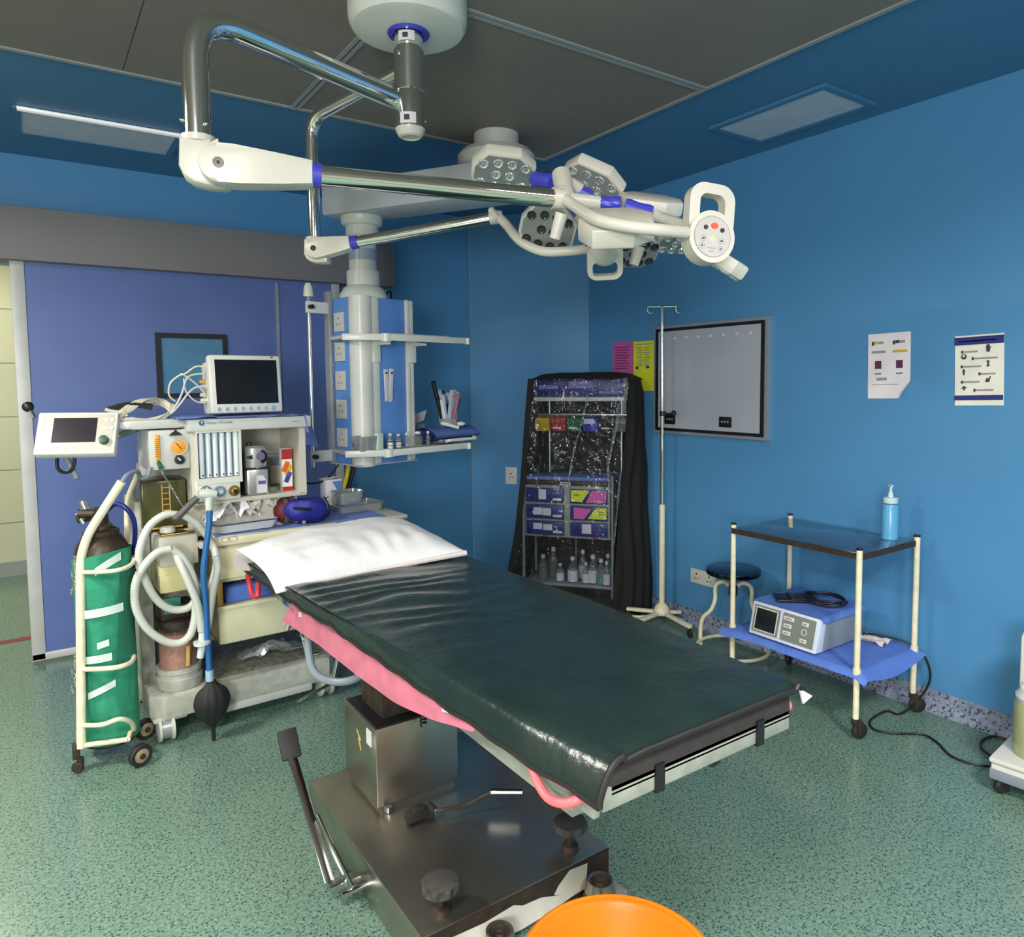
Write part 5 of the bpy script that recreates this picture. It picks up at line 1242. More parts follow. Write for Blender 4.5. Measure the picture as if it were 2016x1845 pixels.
b = MB(); b.tube([(-.09, -.045, .085), (-.05, -.056, .078), (-.01, -.06, .07)], .006, 8); b.build('zip', black_p, nb)
b = MB(); b.tube(catmull([(-.02, -.052, .02), (.05, -.05, .012), (.10, -.02, .03), (.11, 0, .07), (.09, .01, .11)], 6), .004, 6); b.build('piping', black_p, nb)
b = MB(); b.box((-.05, -.055, .005), (-.035, -.045, .02), .002); b.build('zip_pull', alu, nb)
cx2 = on_top(655, 1006, .826)
ct = thing('glove_carton', 'white and blue carton standing beside the clear tubs next to the navy bag', 'box', V((cx2.x, cx2.y+.01, .8256)), 10)
b = MB(); b.box((-.05, -.03, 0), (.045, .03, .17), .002); b.build('box', paper_l, ct)
b = MB(); b.prism([(-.012, .16), (.045, .16), (.045, .065)], (0, -.0303, 0), (1, 0, 0), (0, 0, 1), .0008); b.build('blue_print', panel_blue, ct.children[-1])
b = MB(); b.obox((-.02, -.0, .178), (V((1, 0, .1)).normalized(), V((0, 1, 0)), V((-.1, 0, 1)).normalized()), (.075, .055, .003)); b.build('flap', paper, ct)
b = MB(); b.prism([(-.052, .08), (-.03, .085), (-.052, .07)], (0, -.031, 0), (1, 0, 0), (0, 0, 1), .001); b.build('dark_mark', ink, ct.children[0])
tubs = on_top(700, 1010, .83)
def tub(sx, sy, h, z, lab, dx=0):
    t = thing('clear_tub', lab, 'tub', V((tubs.x+dx, tubs.y+.08, z)), 8, 'clear tubs beside the navy bag')
    L = [rrect(sx*.9, sy*.9, .02, 4), rrect(sx, sy, .02, 4), rrect(sx*1.05, sy*1.05, .02, 4), rrect(sx*1.04, sy*1.04, .02, 4), rrect(sx*.97, sy*.97, .02, 4), rrect(sx*.87, sy*.87, .02, 4)]
    zs = [0, h, h, h-.004, h-.004, .004]; b = MB(); rg = [[b.bm.verts.new((x, y, z_)) for x, y in l] for l, z_ in zip(L, zs)]
    for A, B3 in zip(rg, rg[1:]):
        for k in range(len(A)): b.bm.faces.new((A[k], A[(k+1) % len(A)], B3[(k+1) % len(A)], B3[k]))
    b.bm.faces.new(rg[0][::-1]); b.bm.faces.new(rg[-1]); b.build('tub', clear_tray, t)
    b = MB(); b.tube([(x, y, h) for x, y in rrect(sx*1.05, sy*1.05, .02, 4)], .003, 6, closed=True); b.build('rim', clear_jar, t)
tub(.26, .17, .045, .826, 'wide flat clear tray carrying the smaller clear tub beside the navy bag', .03)
tub(.14, .11, .065, .873, 'small clear tub stacked on the wide clear tray', -.01)
# blue pack in the open shelf of the drawer pedestal
b = MB(); b.box((-.11, -.09, 0), (.10, .10, .075), .02)
for v in b.bm.verts: v.co += V((0, 0, .006*NZ.noise(v.co*20)))
single(b, 'wrapped_pack', blue_cloth, 'blue wrapped pack in the open compartment above the cream drawer', 'pack', ROOT[am.name] @ V((.44, .19, .5155)), 2)
b = MB(); b.box((-.10, -.05, 0), (.10, .06, .018), .004); single(b, 'maroon_case', maroon_cloth, 'flat maroon case on top of the blue wrapped pack', 'case', ROOT[am.name] @ V((.45, .20, .5955)), 2)
crumple('plastic_packet', clear_tray, 'crumpled clear plastic packet lying on the dirty machine platform', ROOT[am.name] @ V((.55, .20, .2055)), .30, .12, .06, 21, 2, 'packet')

# ------------------------------------------------------------------ oxygen cylinder on its trolley
ctr = thing('cylinder_trolley', 'cream tubular cylinder trolley standing at the end of the anaesthesia machine', 'trolley', pt(157, 1488, 2.80)*1.0, 0)
ctr.location.z = 0; M_ = MX.Identity(4); M_.translation = V((ctr.location.x, ctr.location.y, 0)); ROOT[ctr.name] = M_
W_ = dict(parent=ctr, world=True)
rT = .0165
A0 = on(158, 1468, 1, pt(158, 1468, 2.80).y); 
def colp(x, y, D): return pt(x, y, D)
b = MB(); b.tube(fillet([colp(160, 1472, 2.80), colp(158, 1075, 2.80), colp(240, 948, 2.84)], .10, 10), rT, 16); b.build('upright', cream_enamel, **W_)
b = MB(); b.tube(fillet([colp(262, 1420, 3.02), colp(250, 1090, 3.02), colp(249, 985, 3.02), colp(272, 930, 3.0)], .05, 8), .010, 12); b.build('upright', cream_enamel, **W_)
b = MB(); b.tube(catmull([colp(238, 952, 2.84), colp(252, 935, 2.88), colp(270, 928, 2.95), colp(276, 940, 3.0), colp(290, 938, 3.0), colp(296, 920, 3.0)], 6), .009, 10); b.build('handle', casing_grey, **W_)
for (yl, yr, rr) in ((1127, 1108, .0085), (1318, 1300, .0095), (1428, 1418, .009)):
    b = MB(); b.tube(catmull([colp(160, yl, 2.80), colp(200, yl-1, 2.76), colp(235, yl-5 if yr < 1400 else yl-12, 2.78), colp(258, yr+4, 2.84), colp(264, yr-8 if yr < 1400 else yr+18, 2.92), colp(258, yr-12, 3.02)], 8), rr, 12); b.build('hoop', cream_enamel, **W_)
b = MB(); q0, q1 = colp(162, 1468, 2.80), colp(252, 1456, 2.84)
b.tube([q0, q1], .010, 8); b.tube([q1, colp(262, 1425, 3.0)], .009, 8); b.build('foot_plate', cream_enamel, **W_)
for (x, y, D, r) in ((275, 1453, 2.84, .044), (285, 1404, 3.06, .043)):
    c_ = colp(x, y, D); c_.z = r+.001; dd = V((.35, -.94, 0)).normalized()
    b = MB(); b.lathe([(.028, -.013), (.038, -.014), (.044, -.008), (.044, .008), (.038, .014), (.028, .013)], c_, dd, 30, closed=True); b.build('wheel', black_rub, **W_); w_ = ctr.children[-1]
    b = MB(); b.lathe([(.0, -.008), (.014, -.012), (.029, -.010), (.029, .010), (.014, .016), (0, .016)], c_, dd, 30); b.build('wheel_hub', tan_wheel, w_, True)
    b = MB(); b.lathe([(0, .016), (.012, .016), (.01, .022), (0, .022)], c_, dd, 14); b.build('axle_nut', rust_dark, w_, True)
c_ = colp(157, 1470, 2.80)
b = MB(); b.lathe([(0, -.01), (.018, -.01), (.022, -.005), (.022, .005), (.018, .01), (0, .01)], (c_.x-.01, c_.y, .023), (.5, .86, 0)); b.cyl((c_.x, c_.y, .03), (c_.x, c_.y, .06), .012); b.build('castor', rust_dark, **W_)
b = MB(); b.box((c_.x-.025, c_.y-.01, .055), (c_.x+.0, c_.y+.02, .12), .006); b.build('bracket', rust_dark, **W_)
for (y0, n) in ((1100, 9), (1290, 10)):
    b = MB()
    for k in range(n):
        q = colp(147+3*math.sin(k*1.3)-k*.4, y0+k*8.2, 2.79); a = (CR if k % 2 else CF); up = V((0, 0, 1))
        b.tube([q+a*.006*math.cos(t)+up*.010*math.sin(t) for t in [2*math.pi*i/12 for i in range(12)]], .0020, 5, closed=True)
    b.build('chain', steel_bright, **W_)
cyc = colp(212, 1300, 2.93); zt = colp(212, 1085, 2.93).z
oc = thing('oxygen_cylinder', 'oxygen cylinder wrapped in green cloth with white tape, strapped in the cream trolley', 'gas cylinder', V((cyc.x, cyc.y, .058)))
W_ = dict(parent=oc, world=True)
zz = lambda y: colp(212, y, 2.93).z
b = MB(); b.lathe([(0, .06), (.094, .06), (.097, .08), (.097, zz(1082)), (.09, zz(1068)), (.07, zz(1050)), (.045, zz(1042)), (.042, zz(1030)), (.03, zz(1026)), (.028, zz(1005)), (0, zz(1003))], (cyc.x, cyc.y, 0), n=36); b.build('cylinder', dark_bottle, **W_)
b = MB(); b.lathe([(.05, zz(1048)), (.064, zz(1048)), (.066, zz(1040)), (.05, zz(1036))], (cyc.x, cyc.y, 0), n=30, closed=True); b.build('shoulder_ring', rust_dark, **W_)
def wrapf(u, v):
    a = R(-200+235*u); z = .075+(zz(1088)-.075)*v
    r = .104+.004*NZ.noise((math.cos(a)*3, math.sin(a)*3, z*7))+.0035*NZ.noise((u*14, z*16, 3))+.010*(u > .86)*(u-.86)/.14
    if v > .97: z += .03*math.sin(u*3.2-.6)
    return (cyc.x+r*math.cos(a), cyc.y+r*math.sin(a), z)
b = MB(); b.grid(wrapf, 60, 70); b.build('cloth_wrap', green_cloth, **W_); cw = oc.children[-1]; 
b = MB(); b.grid(lambda u, v: (lambda p: p)(V((cyc.x, cyc.y, 0))+V(((.109+.004*math.sin(v*5+u*2))*math.cos(R(-62+48*u+(1-v)*-16)), (.109+.004*math.sin(v*5))*math.sin(R(-62+48*u+(1-v)*-16)), zz(1300)+(zz(1120)-zz(1300))*v))), 10, 20, .002); b.build('overlap_flap', mat('deep green drape', (30, 104, 84), .85, bump=(24, .5)), cw, True)
for (x0, y0, x1, y1, w) in ((203, 1191, 262, 1184, .033), (196, 1280, 247, 1275, .030), (205, 1349, 250, 1328, .027), (228, 1110, 262, 1085, .030), (226, 1252, 244, 1247, .026)):
    n = 8
    b = MB()
    def tf(u, v):
        q = colp(x0+(x1-x0)*u, y0+(y1-y0)*u, 2.93); z = q.z+(v-.5)*w
        dx = (x0+(x1-x0)*u-212)/F_*2.93; rr = .1145
        dx = max(-rr*.98, min(rr*.98, dx)); f = -math.sqrt(rr*rr-dx*dx)
        s_ = V((CR.x, CR.y, 0)).normalized(); g = V((CF.x, CF.y, 0)).normalized()
        return V((cyc.x, cyc.y, 0))+s_*dx+g*f+V((0, 0, z))
    b.grid(tf, 10, 2, .001); b.build('tape', tape_m, cw, True)
b = MB(); q = V((cyc.x, cyc.y, zz(1012)))
b.cyl(q, q+V((0, 0, .035)), .022); b.cyl(q+V((0, 0, .01))+CR*-.01, q+V((0, 0, .012))+CR*-.075-CF*.02, .017); b.cyl(q+CR*-.05+V((0, 0, .0)), q+CR*-.085+V((0, 0, -.01)), .022); b.build('valve', dark_bottle, **W_)
b = MB(); b.cyl(colp(172, 1012, 2.9), colp(163, 987, 2.9), .0125, 14, .017); b.cyl(colp(150, 1018, 2.88), colp(176, 1010, 2.9), .012); b.cyl(colp(160, 1022, 2.87), colp(166, 1032, 2.87), .01); b.build('regulator', chrome, **W_)
b = MB(); b.tube(catmull([colp(205, 1012, 2.93), colp(225, 993, 2.9), colp(245, 998, 2.9), colp(262, 1020, 2.92), colp(266, 1050, 2.95), colp(263, 1100, 3.0), colp(266, 1200, 3.05)], 8), .0095, 10); b.build('gas_hose', hose_navy, **W_)

# ------------------------------------------------------------------ crash cart under its cover, by the chamfered corner
KL, KA = (2.95, 3.43, 0), -51.7
cart = thing('crash_cart', 'emergency drug cart with six labelled navy drawers seen through the clear cover front', 'cart', KL, KA)
def kp_(b, name, m_, par=None, smooth=35): return b.build(name, m_, par or cart, False, smooth)
CU = (-.555, .025)
b = MB(); b.box((CU[0]+.006, .062, .485), (CU[1]-.006, .335, .83), .003); kp_(b, 'cabinet', grey_green)
b = MB(); b.box((CU[0]-.008, .045, .83), (CU[1]+.008, .345, .862), .004); kp_(b, 'worktop', rust_dark)
b = MB(); b.box((CU[0], .05, .862), (CU[1], .34, .885), .004); kp_(b, 'worktop_sheet', blue_wrap)
q = lp(cart, 1113, 953, .044); b = MB(); b.box((q.x-.035, .041, q.z-.010), (q.x+.035, .046, q.z+.012), .001); kp_(b, 'worktop_label', label_w); wl = cart.children[-1]
b = MB(); b.box((q.x-.026, .0405, q.z-.002), (q.x+.026, .0412, q.z+.004)); kp_(b, 'label_print', ink, wl)
cols = [(-.535, -.282), (-.238, .005)]; rows = [(.715, .808), (.607, .70), (.502, .592)]
def dstick(dr, u0, u1, z0, z1, m_, name='drawer_label', poly=None):
    b = MB()
    if poly: b.prism(poly, (0, .0445, 0), (1, 0, 0), (0, 0, 1), .001)
    else: b.box((u0, .044, z0), (u1, .0452, z1))
    return kp_(b, name, m_, dr)
for ci, (u0, u1) in enumerate(cols):
    for ri, (z0, z1) in enumerate(rows):
        b = MB(); b.box((u0, .045, z0), (u1, .07, z1), .003); kp_(b, 'drawer', drawer_blue); dr = cart.children[-1]
        w = u1-u0
        if ci == 0:
            if ri == 0: dstick(dr, u0+w*.34, u0+w*.54, z0+.02, z1-.008, label_lilac)
            elif ri == 1: dstick(dr, u0+w*.20, u0+w*.43, z0+.025, z1-.02, label_lilac); dstick(dr, u0+w*.44, u0+w*.67, z0+.022, z1-.022, label_w)
            else: dstick(dr, u0+w*.19, u0+w*.43, z0+.035, z1-.015, label_lilac); dstick(dr, u0+w*.46, u0+w*.70, z0+.03, z1-.02, label_w)
            b = MB(); b.box((u0+w*.72, .038, z0+.014), (u0+w*.96, .046, z0+.030), .002); kp_(b, 'drawer_handle', cream_plastic, dr)
        elif ri == 0:
            dstick(dr, 0, 0, 0, 0, yellow_paper, 'drawer_label', [(u0+.006, z0+.012), (u0+w*.33, z0+.012), (u0+w*.52, z1-.006), (u0+.006, z1-.006)])
            dstick(dr, 0, 0, 0, 0, pink_paper, 'drawer_label', [(u0+w*.43, z0+.012), (u1-.008, z0+.012), (u1-.008, z1-.008), (u0+w*.60, z1-.008)])
            dstick(dr, u0+w*.10, u0+w*.26, z0+.052, z0+.060, ink, 'label_print')
        elif ri == 1:
            dstick(dr, 0, 0, 0, 0, pink_paper, 'drawer_label', [(u0+w*.10, z0+.008), (u0+w*.38, z0+.008), (u0+w*.58, z1-.018), (u0+w*.10, z1-.010)])
            dstick(dr, 0, 0, 0, 0, yellow_paper, 'drawer_label', [(u0+w*.47, z0+.012), (u1-.006, z0+.012), (u1-.006, z1-.006), (u0+w*.70, z1-.012)])
            for k in range(2): dstick(dr, u0+w*.76, u0+w*.90, z0+.040+k*.016, z0+.047+k*.016, ink_soft, 'label_print')
        else: dstick(dr, u0+w*.32, u0+w*.57, z0+.02, z1-.008, label_lilac)
    b = MB(); b.cyl((u1-.02, .05, .82), (u1-.02, .06, .82), .006); kp_(b, 'lock', black_p)
for u in (-.43, -.10):
    b = MB(); b.box((u, .06, .488), (u+.04, .0615, .496)); kp_(b, 'red_mark', red_p)
for u, d in ((CU[0], .05), (CU[1]+.012, .05), (CU[0], .33), (CU[1]+.012, .33)):
    b = MB(); b.cyl((u, d, .07), (u, d, .90 if d < .1 else .87), .009, 12); kp_(b, 'frame_post', casing_grey); p_ = cart.children[-1]
    b = MB(); b.lathe([(0, -.012), (.028, -.012), (.034, -.006), (.034, .006), (.028, .012), (0, .012)], (u, d, .035), (1, 0, 0)); kp_(b, 'castor', black_rub, p_)
for u in (-.43, .06):
    b = MB(); b.cyl((u, .26, .88), (u, .26, 1.39), .008, 10); kp_(b, 'rear_upright', alu)
b = MB(); b.box((-.49, .10, 1.372), (.11, .29, 1.40), .004); kp_(b, 'top_shelf', white_p)
b = MB(); b.box((-.51, .25, 1.272), (.12, .268, 1.285), .002); kp_(b, 'bin_rail', alu)
b = MB(); b.box((CU[0], .04, .168), (CU[1]+.01, .34, .185), .003); kp_(b, 'lower_shelf', casing_grey)
b = MB(); b.cyl((-.26, .30, .185), (-.26, .30, .485), .006, 8); kp_(b, 'divider_rod', alu)
# navy tray on the top shelf
KM = ROOT[cart.name]
nt_ = thing('navy_tray', 'navy blue tray with faded labels on the white top shelf of the covered cart', 'tray', KM @ V((-.19, .17, 1.4015)), KA)
b = MB(); b.box((-.30, -.10, 0), (.31, .12, .115), .012); b.build('tray', drawer_blue, nt_)
for (u0, u1, z0, z1) in ((-.26, -.13, .05, .075), (-.06, .10, .055, .10), (.14, .28, .02, .035)):
    b = MB(); b.box((u0, -.1015, z0), (u1, -.0998, z1)); b.build('label', mat('faded label', (120, 122, 176), .6) if u0 < -.2 else MATS['faded label'], nt_)
# colour-coded bins
binm = [('mustard yellow', yellow_p), ('dark red', red_p), ('dark green', green_p), ('royal blue', blue_p), ('black', black_p), ('translucent grey', mat('grey bin plastic', (120, 118, 112), .4))]
for k, (cn, mm) in enumerate(binm):
    w = .100; u = -.495+k*.107
    t = thing('storage_bin', cn+' storage bin on the rail of the covered cart', 'bin', KM @ V((u+w/2, .208, 1.175)), KA, 'colour coded bins on the cart rail')
    b = MB(); b.prism([(.04, .0), (.04, .10), (-.075, .085), (-.085, .055), (-.06, 0)], (0, 0, 0), (0, 1, 0), (0, 0, 1), w-.004, .004); b.build('bin', mm, t)
    b = MB()
    if k in (1, 2, 4): b.box((-.035, -.074, .016), (.02, -.068, .026)); b.build('bin_label', label_w, t)
    elif k == 3: b.box((-.04, -.086, .05), (.025, -.078, .082)); b.build('bin_label', label_w, t)
    else: b.bm.free()

# infusion bottles on the lower shelf
def bottle(u, d, h, r, lab, lm, sc=1):
    t = thing('infusion_bottle', lab, 'bottle', KM @ V((u, d, .1855)), KA+random.uniform(-30, 30), 'infusion bottles on the lower cart shelf')
    b = MB(); b.lathe([(0, 0), (r*.9, 0), (r, .006), (r, h*.55), (r*.92, h*.62), (r*.5, h*.74), (r*.34, h*.80), (r*.34, h*.86), (0, h*.86)], n=18); b.build('bottle', clear_jar, t)
    b = MB(); b.lathe([(0, h*.86), (r*.45, h*.86), (r*.45, h*.97), (r*.2, h), (0, h)], n=14); b.build('cap', label_w if lm else grey_plastic, t)
    if lm: b = MB(); b.lathe([(r+.0006, h*.05), (r+.0006, h*.48)], n=18); b.build('label', lm, t)
mg = mat('teal grey label', (96, 130, 136), .6)
for a in ((-.44, .11, .17, .034, 'clear infusion bottle, first from the divider-free end of the cart shelf', None), (-.385, .17, .21, .032, 'tall clear infusion bottle standing behind the first one', None), (-.32, .10, .12, .026, 'short white-capped vial with pale label near the divider rod', label_w),
          (-.235, .10, .17, .034, 'clear bottle with lilac label beside the short vial', label_lilac), (-.185, .18, .20, .030, 'clear bottle behind the lilac labelled bottle', label_w), (-.145, .09, .14, .024, 'slim pale labelled bottle in the middle of the cart shelf', label_lilac),
          (-.10, .10, .19, .034, 'clear bottle with white label next to the teal labelled bottle', label_w), (-.045, .09, .17, .032, 'clear bottle with teal grey label on the cart shelf', mg), (-.01, .15, .19, .03, 'clear bottle half hidden by the cart post', label_lilac), (-.005, .075, .16, .024, 'narrow bottle with white label next to the front cart post', label_w)):
    bottle(*a)
# the cover: black fabric shell and a clear front
cv_ = thing('cart_cover', 'black fabric dust cover with a clear plastic front over the drug cart', 'cover', KM @ V((0, 0, 0)), KA)
def rail_l(z): return lerp([(0, -.705), (.12, -.675), (.5, -.60), (.9, -.555), (1.3, -.525), (1.53, -.505)], z)
def rail_r(z): return lerp([(0, .035), (.12, .05), (.5, .075), (.9, .10), (1.3, .135), (1.53, .15)], z)
def rback(z): return lerp([(0, .285), (.4, .265), (.9, .235), (1.3, .21), (1.53, .20)], z)
def dback(z): return lerp([(0, .185), (.4, .20), (.9, .225), (1.53, .25)], z)
def fd(z): return lerp([(0, -.01), (.5, .012), (1.3, .03), (1.53, .04)], z)
def shell(u, v):
    """u runs front-left edge -> back-left -> back-right -> front-right edge; v from the floor to the top"""
    z = .012+1.50*v
    fold = .012*math.sin(u*70+3*NZ.noise((u*6, z*2, 0)))*(1-v*.75)+.01*NZ.noise((u*9, z*4, 2))
    A = V((rail_l(z), fd(z), z)); B4 = V((rail_l(z)-.0+.02, .47, z)); E4 = V((.035, .368, z)); C4 = V((rback(z), dback(z), z)); D4 = V((rail_r(z), fd(z), z))
    if u < .3: t = u/.3; p = A.lerp(B4, t); n = V((-1, 0, 0))
    elif u < .55: t = (u-.3)/.25; p = B4.lerp(E4, t); n = V((0, .5, 0))
    elif u < .7: t = (u-.55)/.15; p = E4.lerp(C4, t); n = V((0, .25, 0))
    else: t = (u-.7)/.3; p = C4.lerp(D4, t); n = V((1, -.3, 0)); p += n*.03*math.sin(t*math.pi)
    k = min(1, min(u, 1-u)*14)
    p = p+n*fold*k
    if z > 1.42: p = p.lerp(V((-.16, .25, p.z)), .05*(z-1.42)/.09)
    return p
b = MB(); b.grid(shell, 90, 50, .004); b.build('fabric', black_cloth, cv_, smooth=60)
def top(u, v):
    zt = 1.512+.045*(1-abs(2*u-1)**6)*min(1, v*5+.35)*(1-.3*abs(2*v-1)**4)+.006*NZ.noise((u*6, v*6, 0))
    l, r = -.505+.02*(v), .15+.05*v
    x = l+(r-l)*u
    d = .035+(lerp([(-.5, .47), (.035, .368), (.2, .25)], x)-.035)*v
    return V((x, d, zt if 0 < u < 1 and 0 < v < 1 else 1.512))
b = MB(); b.grid(top, 26, 18, .004); b.build('fabric_top', black_cloth, cv_, smooth=60)
def front(u, v):
    z = .12+1.395*v; l, r = rail_l(z)+.012, rail_r(z)-.008
    x = l+(r-l)*u
    cr = .006*math.sin(u*14+4*NZ.noise((u*2, z*1.5, 1))) + .008*NZ.noise((u*5, z*2.5, 4)) + .003*NZ.noise((u*22, z*18, 7)) 
    return V((x, fd(z)-.008+cr*min(1, min(u, 1-u)*10), z))
b = MB(); b.grid(front, 110, 60); b.build('clear_front', clear_sheet, cv_, smooth=80)
def seam(pts, w, nm='seam'):
    P = catmull([V((x, fd(z)-.026, z)) for x, z in pts], 30); b = MB()
    def sf(u, v):
        i = min(len(P)-1, int(u*(len(P)-1))); p = P[i]
        return V((p.x+(v-.5)*w*(.6+.8*abs(NZ.noise((u*18, 3, 1)))), p.y+.006*NZ.noise((u*60, v*4, 2))+.004*NZ.noise((u*130, v*9, 5)), p.z))
    b.grid(sf, len(P)*2, 5); b.build(nm, clear_seam, cv_, smooth=20)
seam([(-.115, 1.42), (-.125, 1.34), (-.16, 1.20), (-.20, 1.06), (-.225, .93), (-.235, .83)], .016)
seam([(.085, 1.36), (.075, 1.24), (.04, 1.08), (.02, .98), (.025, .88), (.03, .80)], .022)
seam([(.125, 1.52), (.132, 1.46), (.12, 1.36), (.125, 1.30)], .035)
seam([(.10, .93), (.085, .80), (.075, .66), (.06, .50), (.05, .46)], .014)
seam([(-.435, .96), (-.44, .88), (-.445, .82)], .010)
def hem(u, v):
    z = .012+.112*v; x = rail_l(z)+(rail_r(z)-rail_l(z))*u
    return V((x, fd(z)-.006+.008*math.sin(u*40)*(1-v), z))
b = MB(); b.grid(hem, 50, 4, .003); b.build('front_hem', black_cloth, cv_, smooth=60)
for (f0, f1, w) in ((lambda z: rail_l(z)-.004, lambda z: rail_l(z)+.035, 0), ):
    b = MB(); b.grid(lambda u, v: V((f0(.1+1.42*v)+(f1(.1+1.42*v)-f0(.1+1.42*v))*u, fd(.1+1.42*v)-.010, .1+1.42*v)), 3, 30, .002); b.build('edge_binding', black_cloth, cv_, smooth=60)
b = MB(); b.tube(catmull([KM.inverted() @ on(x, y, 2, .012) for x, y in ((1236, 1208), (1250, 1214), (1272, 1213), (1285, 1206))], 5), .009, 8); b.build('hem_cord', cream_enamel, cv_)

# ------------------------------------------------------------------ view box, notices and sockets on the walls
vb_ = thing('xray_view_box', 'large white x-ray view box with black border on the blue wall', 'view box', (XR-.03, 2.90, 1.505))
VW, VH = .43, .335
def P_r(w, h): return [(-w, -h), (w, -h), (w, h), (-w, h)]
b = MB(); b.ringprism(P_r(VW, VH), P_r(VW-.018, VH-.018), (.016, 0, 0), (0, 1, 0), (0, 0, 1), .026); b.build('frame', alu, vb_)
b = MB(); b.ringprism(P_r(VW-.018, VH-.018), P_r(VW-.042, VH-.036), (.003, 0, 0), (0, 1, 0), (0, 0, 1), .010); b.build('black_border', black_p, vb_)
b = MB(); b.box((.001, -VW+.02, -VH+.02), (.028, VW-.02, VH-.02)); b.build('view_panel', view_white, vb_)
for k in range(8):
    b = MB(); y = VW-.085-k*.095; b.lathe([(0, 0), (.009, 0), (.008, .008), (0, .009)], (.001, y, VH-.082), (-1, 0, 0), 12); b.build('film_clip', label_w, vb_)
for y in (.285, -.15):
    b = MB(); b.box((-.005, y-.045, -.275), (.002, y+.045, -.215), .003); b.build('switch_plate', black_p, vb_); s_ = vb_.children[-1]
    for k in range(3):
        b = MB(); b.box((-.0075, y-.025+k*.02, -.25), (-.0045, y-.014+k*.02, -.238), .001); b.build('switch', casing_grey, s_)
def notice(name, label, y0, y1, z0, z1, m_, dog=0, tilt=0):
    """sheet of paper on the right wall; y0 is its far edge"""
    yc, zc = (y0+y1)/2, (z0+z1)/2; w, h = abs(y0-y1)/2, (z1-z0)/2
    t = thing(name, label, 'notice', (XR-.0015, yc, zc)); t.rotation_euler.x = R(tilt)
    b = MB(); nn = 16
    def f(u, v):
        c = dog*max(0, (u+ (1-v))-1.72)/.28
        return (-.001-.03*c*c-.0015*abs(NZ.noise((u*4, v*4, yc))), w-2*w*u+.02*c, -h+2*h*v+.03*c)
    b.grid(f, nn, nn); o = b.build('sheet', m_, t, smooth=60)
    def mark(nm, s0, s1, t0, t1, mm):
        b = MB(); b.box((-.0046, w-2*w*s1, -h+2*h*t0), (-.0036, w-2*w*s0, -h+2*h*t1)); b.build(nm, mm, o)
    return t, mark
t, mk_ = notice('pink_notice', 'magenta pink paper notice taped above the covered cart', 3.752, 3.548, 1.44, 1.762, pink_dim)
for k in range(9): mk_('text_line', .12+.03*(k % 2), .82-.05*(k % 3), .88-k*.055, .895-k*.055, ink_plum)
mk_('text_line', .2, .32, .2, .24, ink_plum); mk_('text_line', .65, .78, .2, .24, ink_plum)
t, mk_ = notice('yellow_notice', 'neon yellow paper notice between the pink notice and the view box', 3.545, 3.345, 1.435, 1.757, yellow_paper)
mk_('text_line', .1, .9, .93, .945, ink_soft)
for k in range(8): mk_('text_line', .15+.04*(k % 2), .40+.05*(k % 3), .86-k*.05, .878-k*.05, ink_soft); mk_('text_line', .52, .80-.05*(k % 2), .86-k*.05, .878-k*.05, ink_soft)
mk_('text_mark', .12, .25, .44, .49, ink); mk_('text_mark', .60, .75, .45, .50, ink)
t, mk_ = notice('white_notice', 'plain white notice with curled lower corner and two plum squares', 1.917, 1.715, 1.408, 1.712, paper_l, 1, -1)
for s0 in (.10, .60):
    mk_('icon', s0, s0+.05, .82, .88, ink); mk_('icon', s0+.06, s0+.15, .84, .88, ink if s0 > .5 else wood_y); mk_('text_line', s0+.16, s0+.28, .84, .875, ink_soft)
    mk_('text_line', s0, s0+.33, .70, .735, yellow_p if s0 > .5 else ink_soft)
    mk_('plum_square', s0+.08, s0+.23, .46, .58, ink_plum); mk_('underline', s0+.08, s0+.23, .375, .39, ink)
mk_('text_line', .22, .46, .28, .32, ink_soft); mk_('text_line', .1, .75, .215, .222, ink_soft)
t, mk_ = notice('banded_notice', 'white instruction notice with navy bands at top and bottom', 1.522, 1.330, 1.384, 1.682, paper, 0, -1.5)
mk_('navy_band', 0, 1, .865, .975, ink_navy); mk_('navy_band', 0, .99, .075, .145, ink_navy); mk_('band_text', .08, .85, .91, .925, label_lilac)
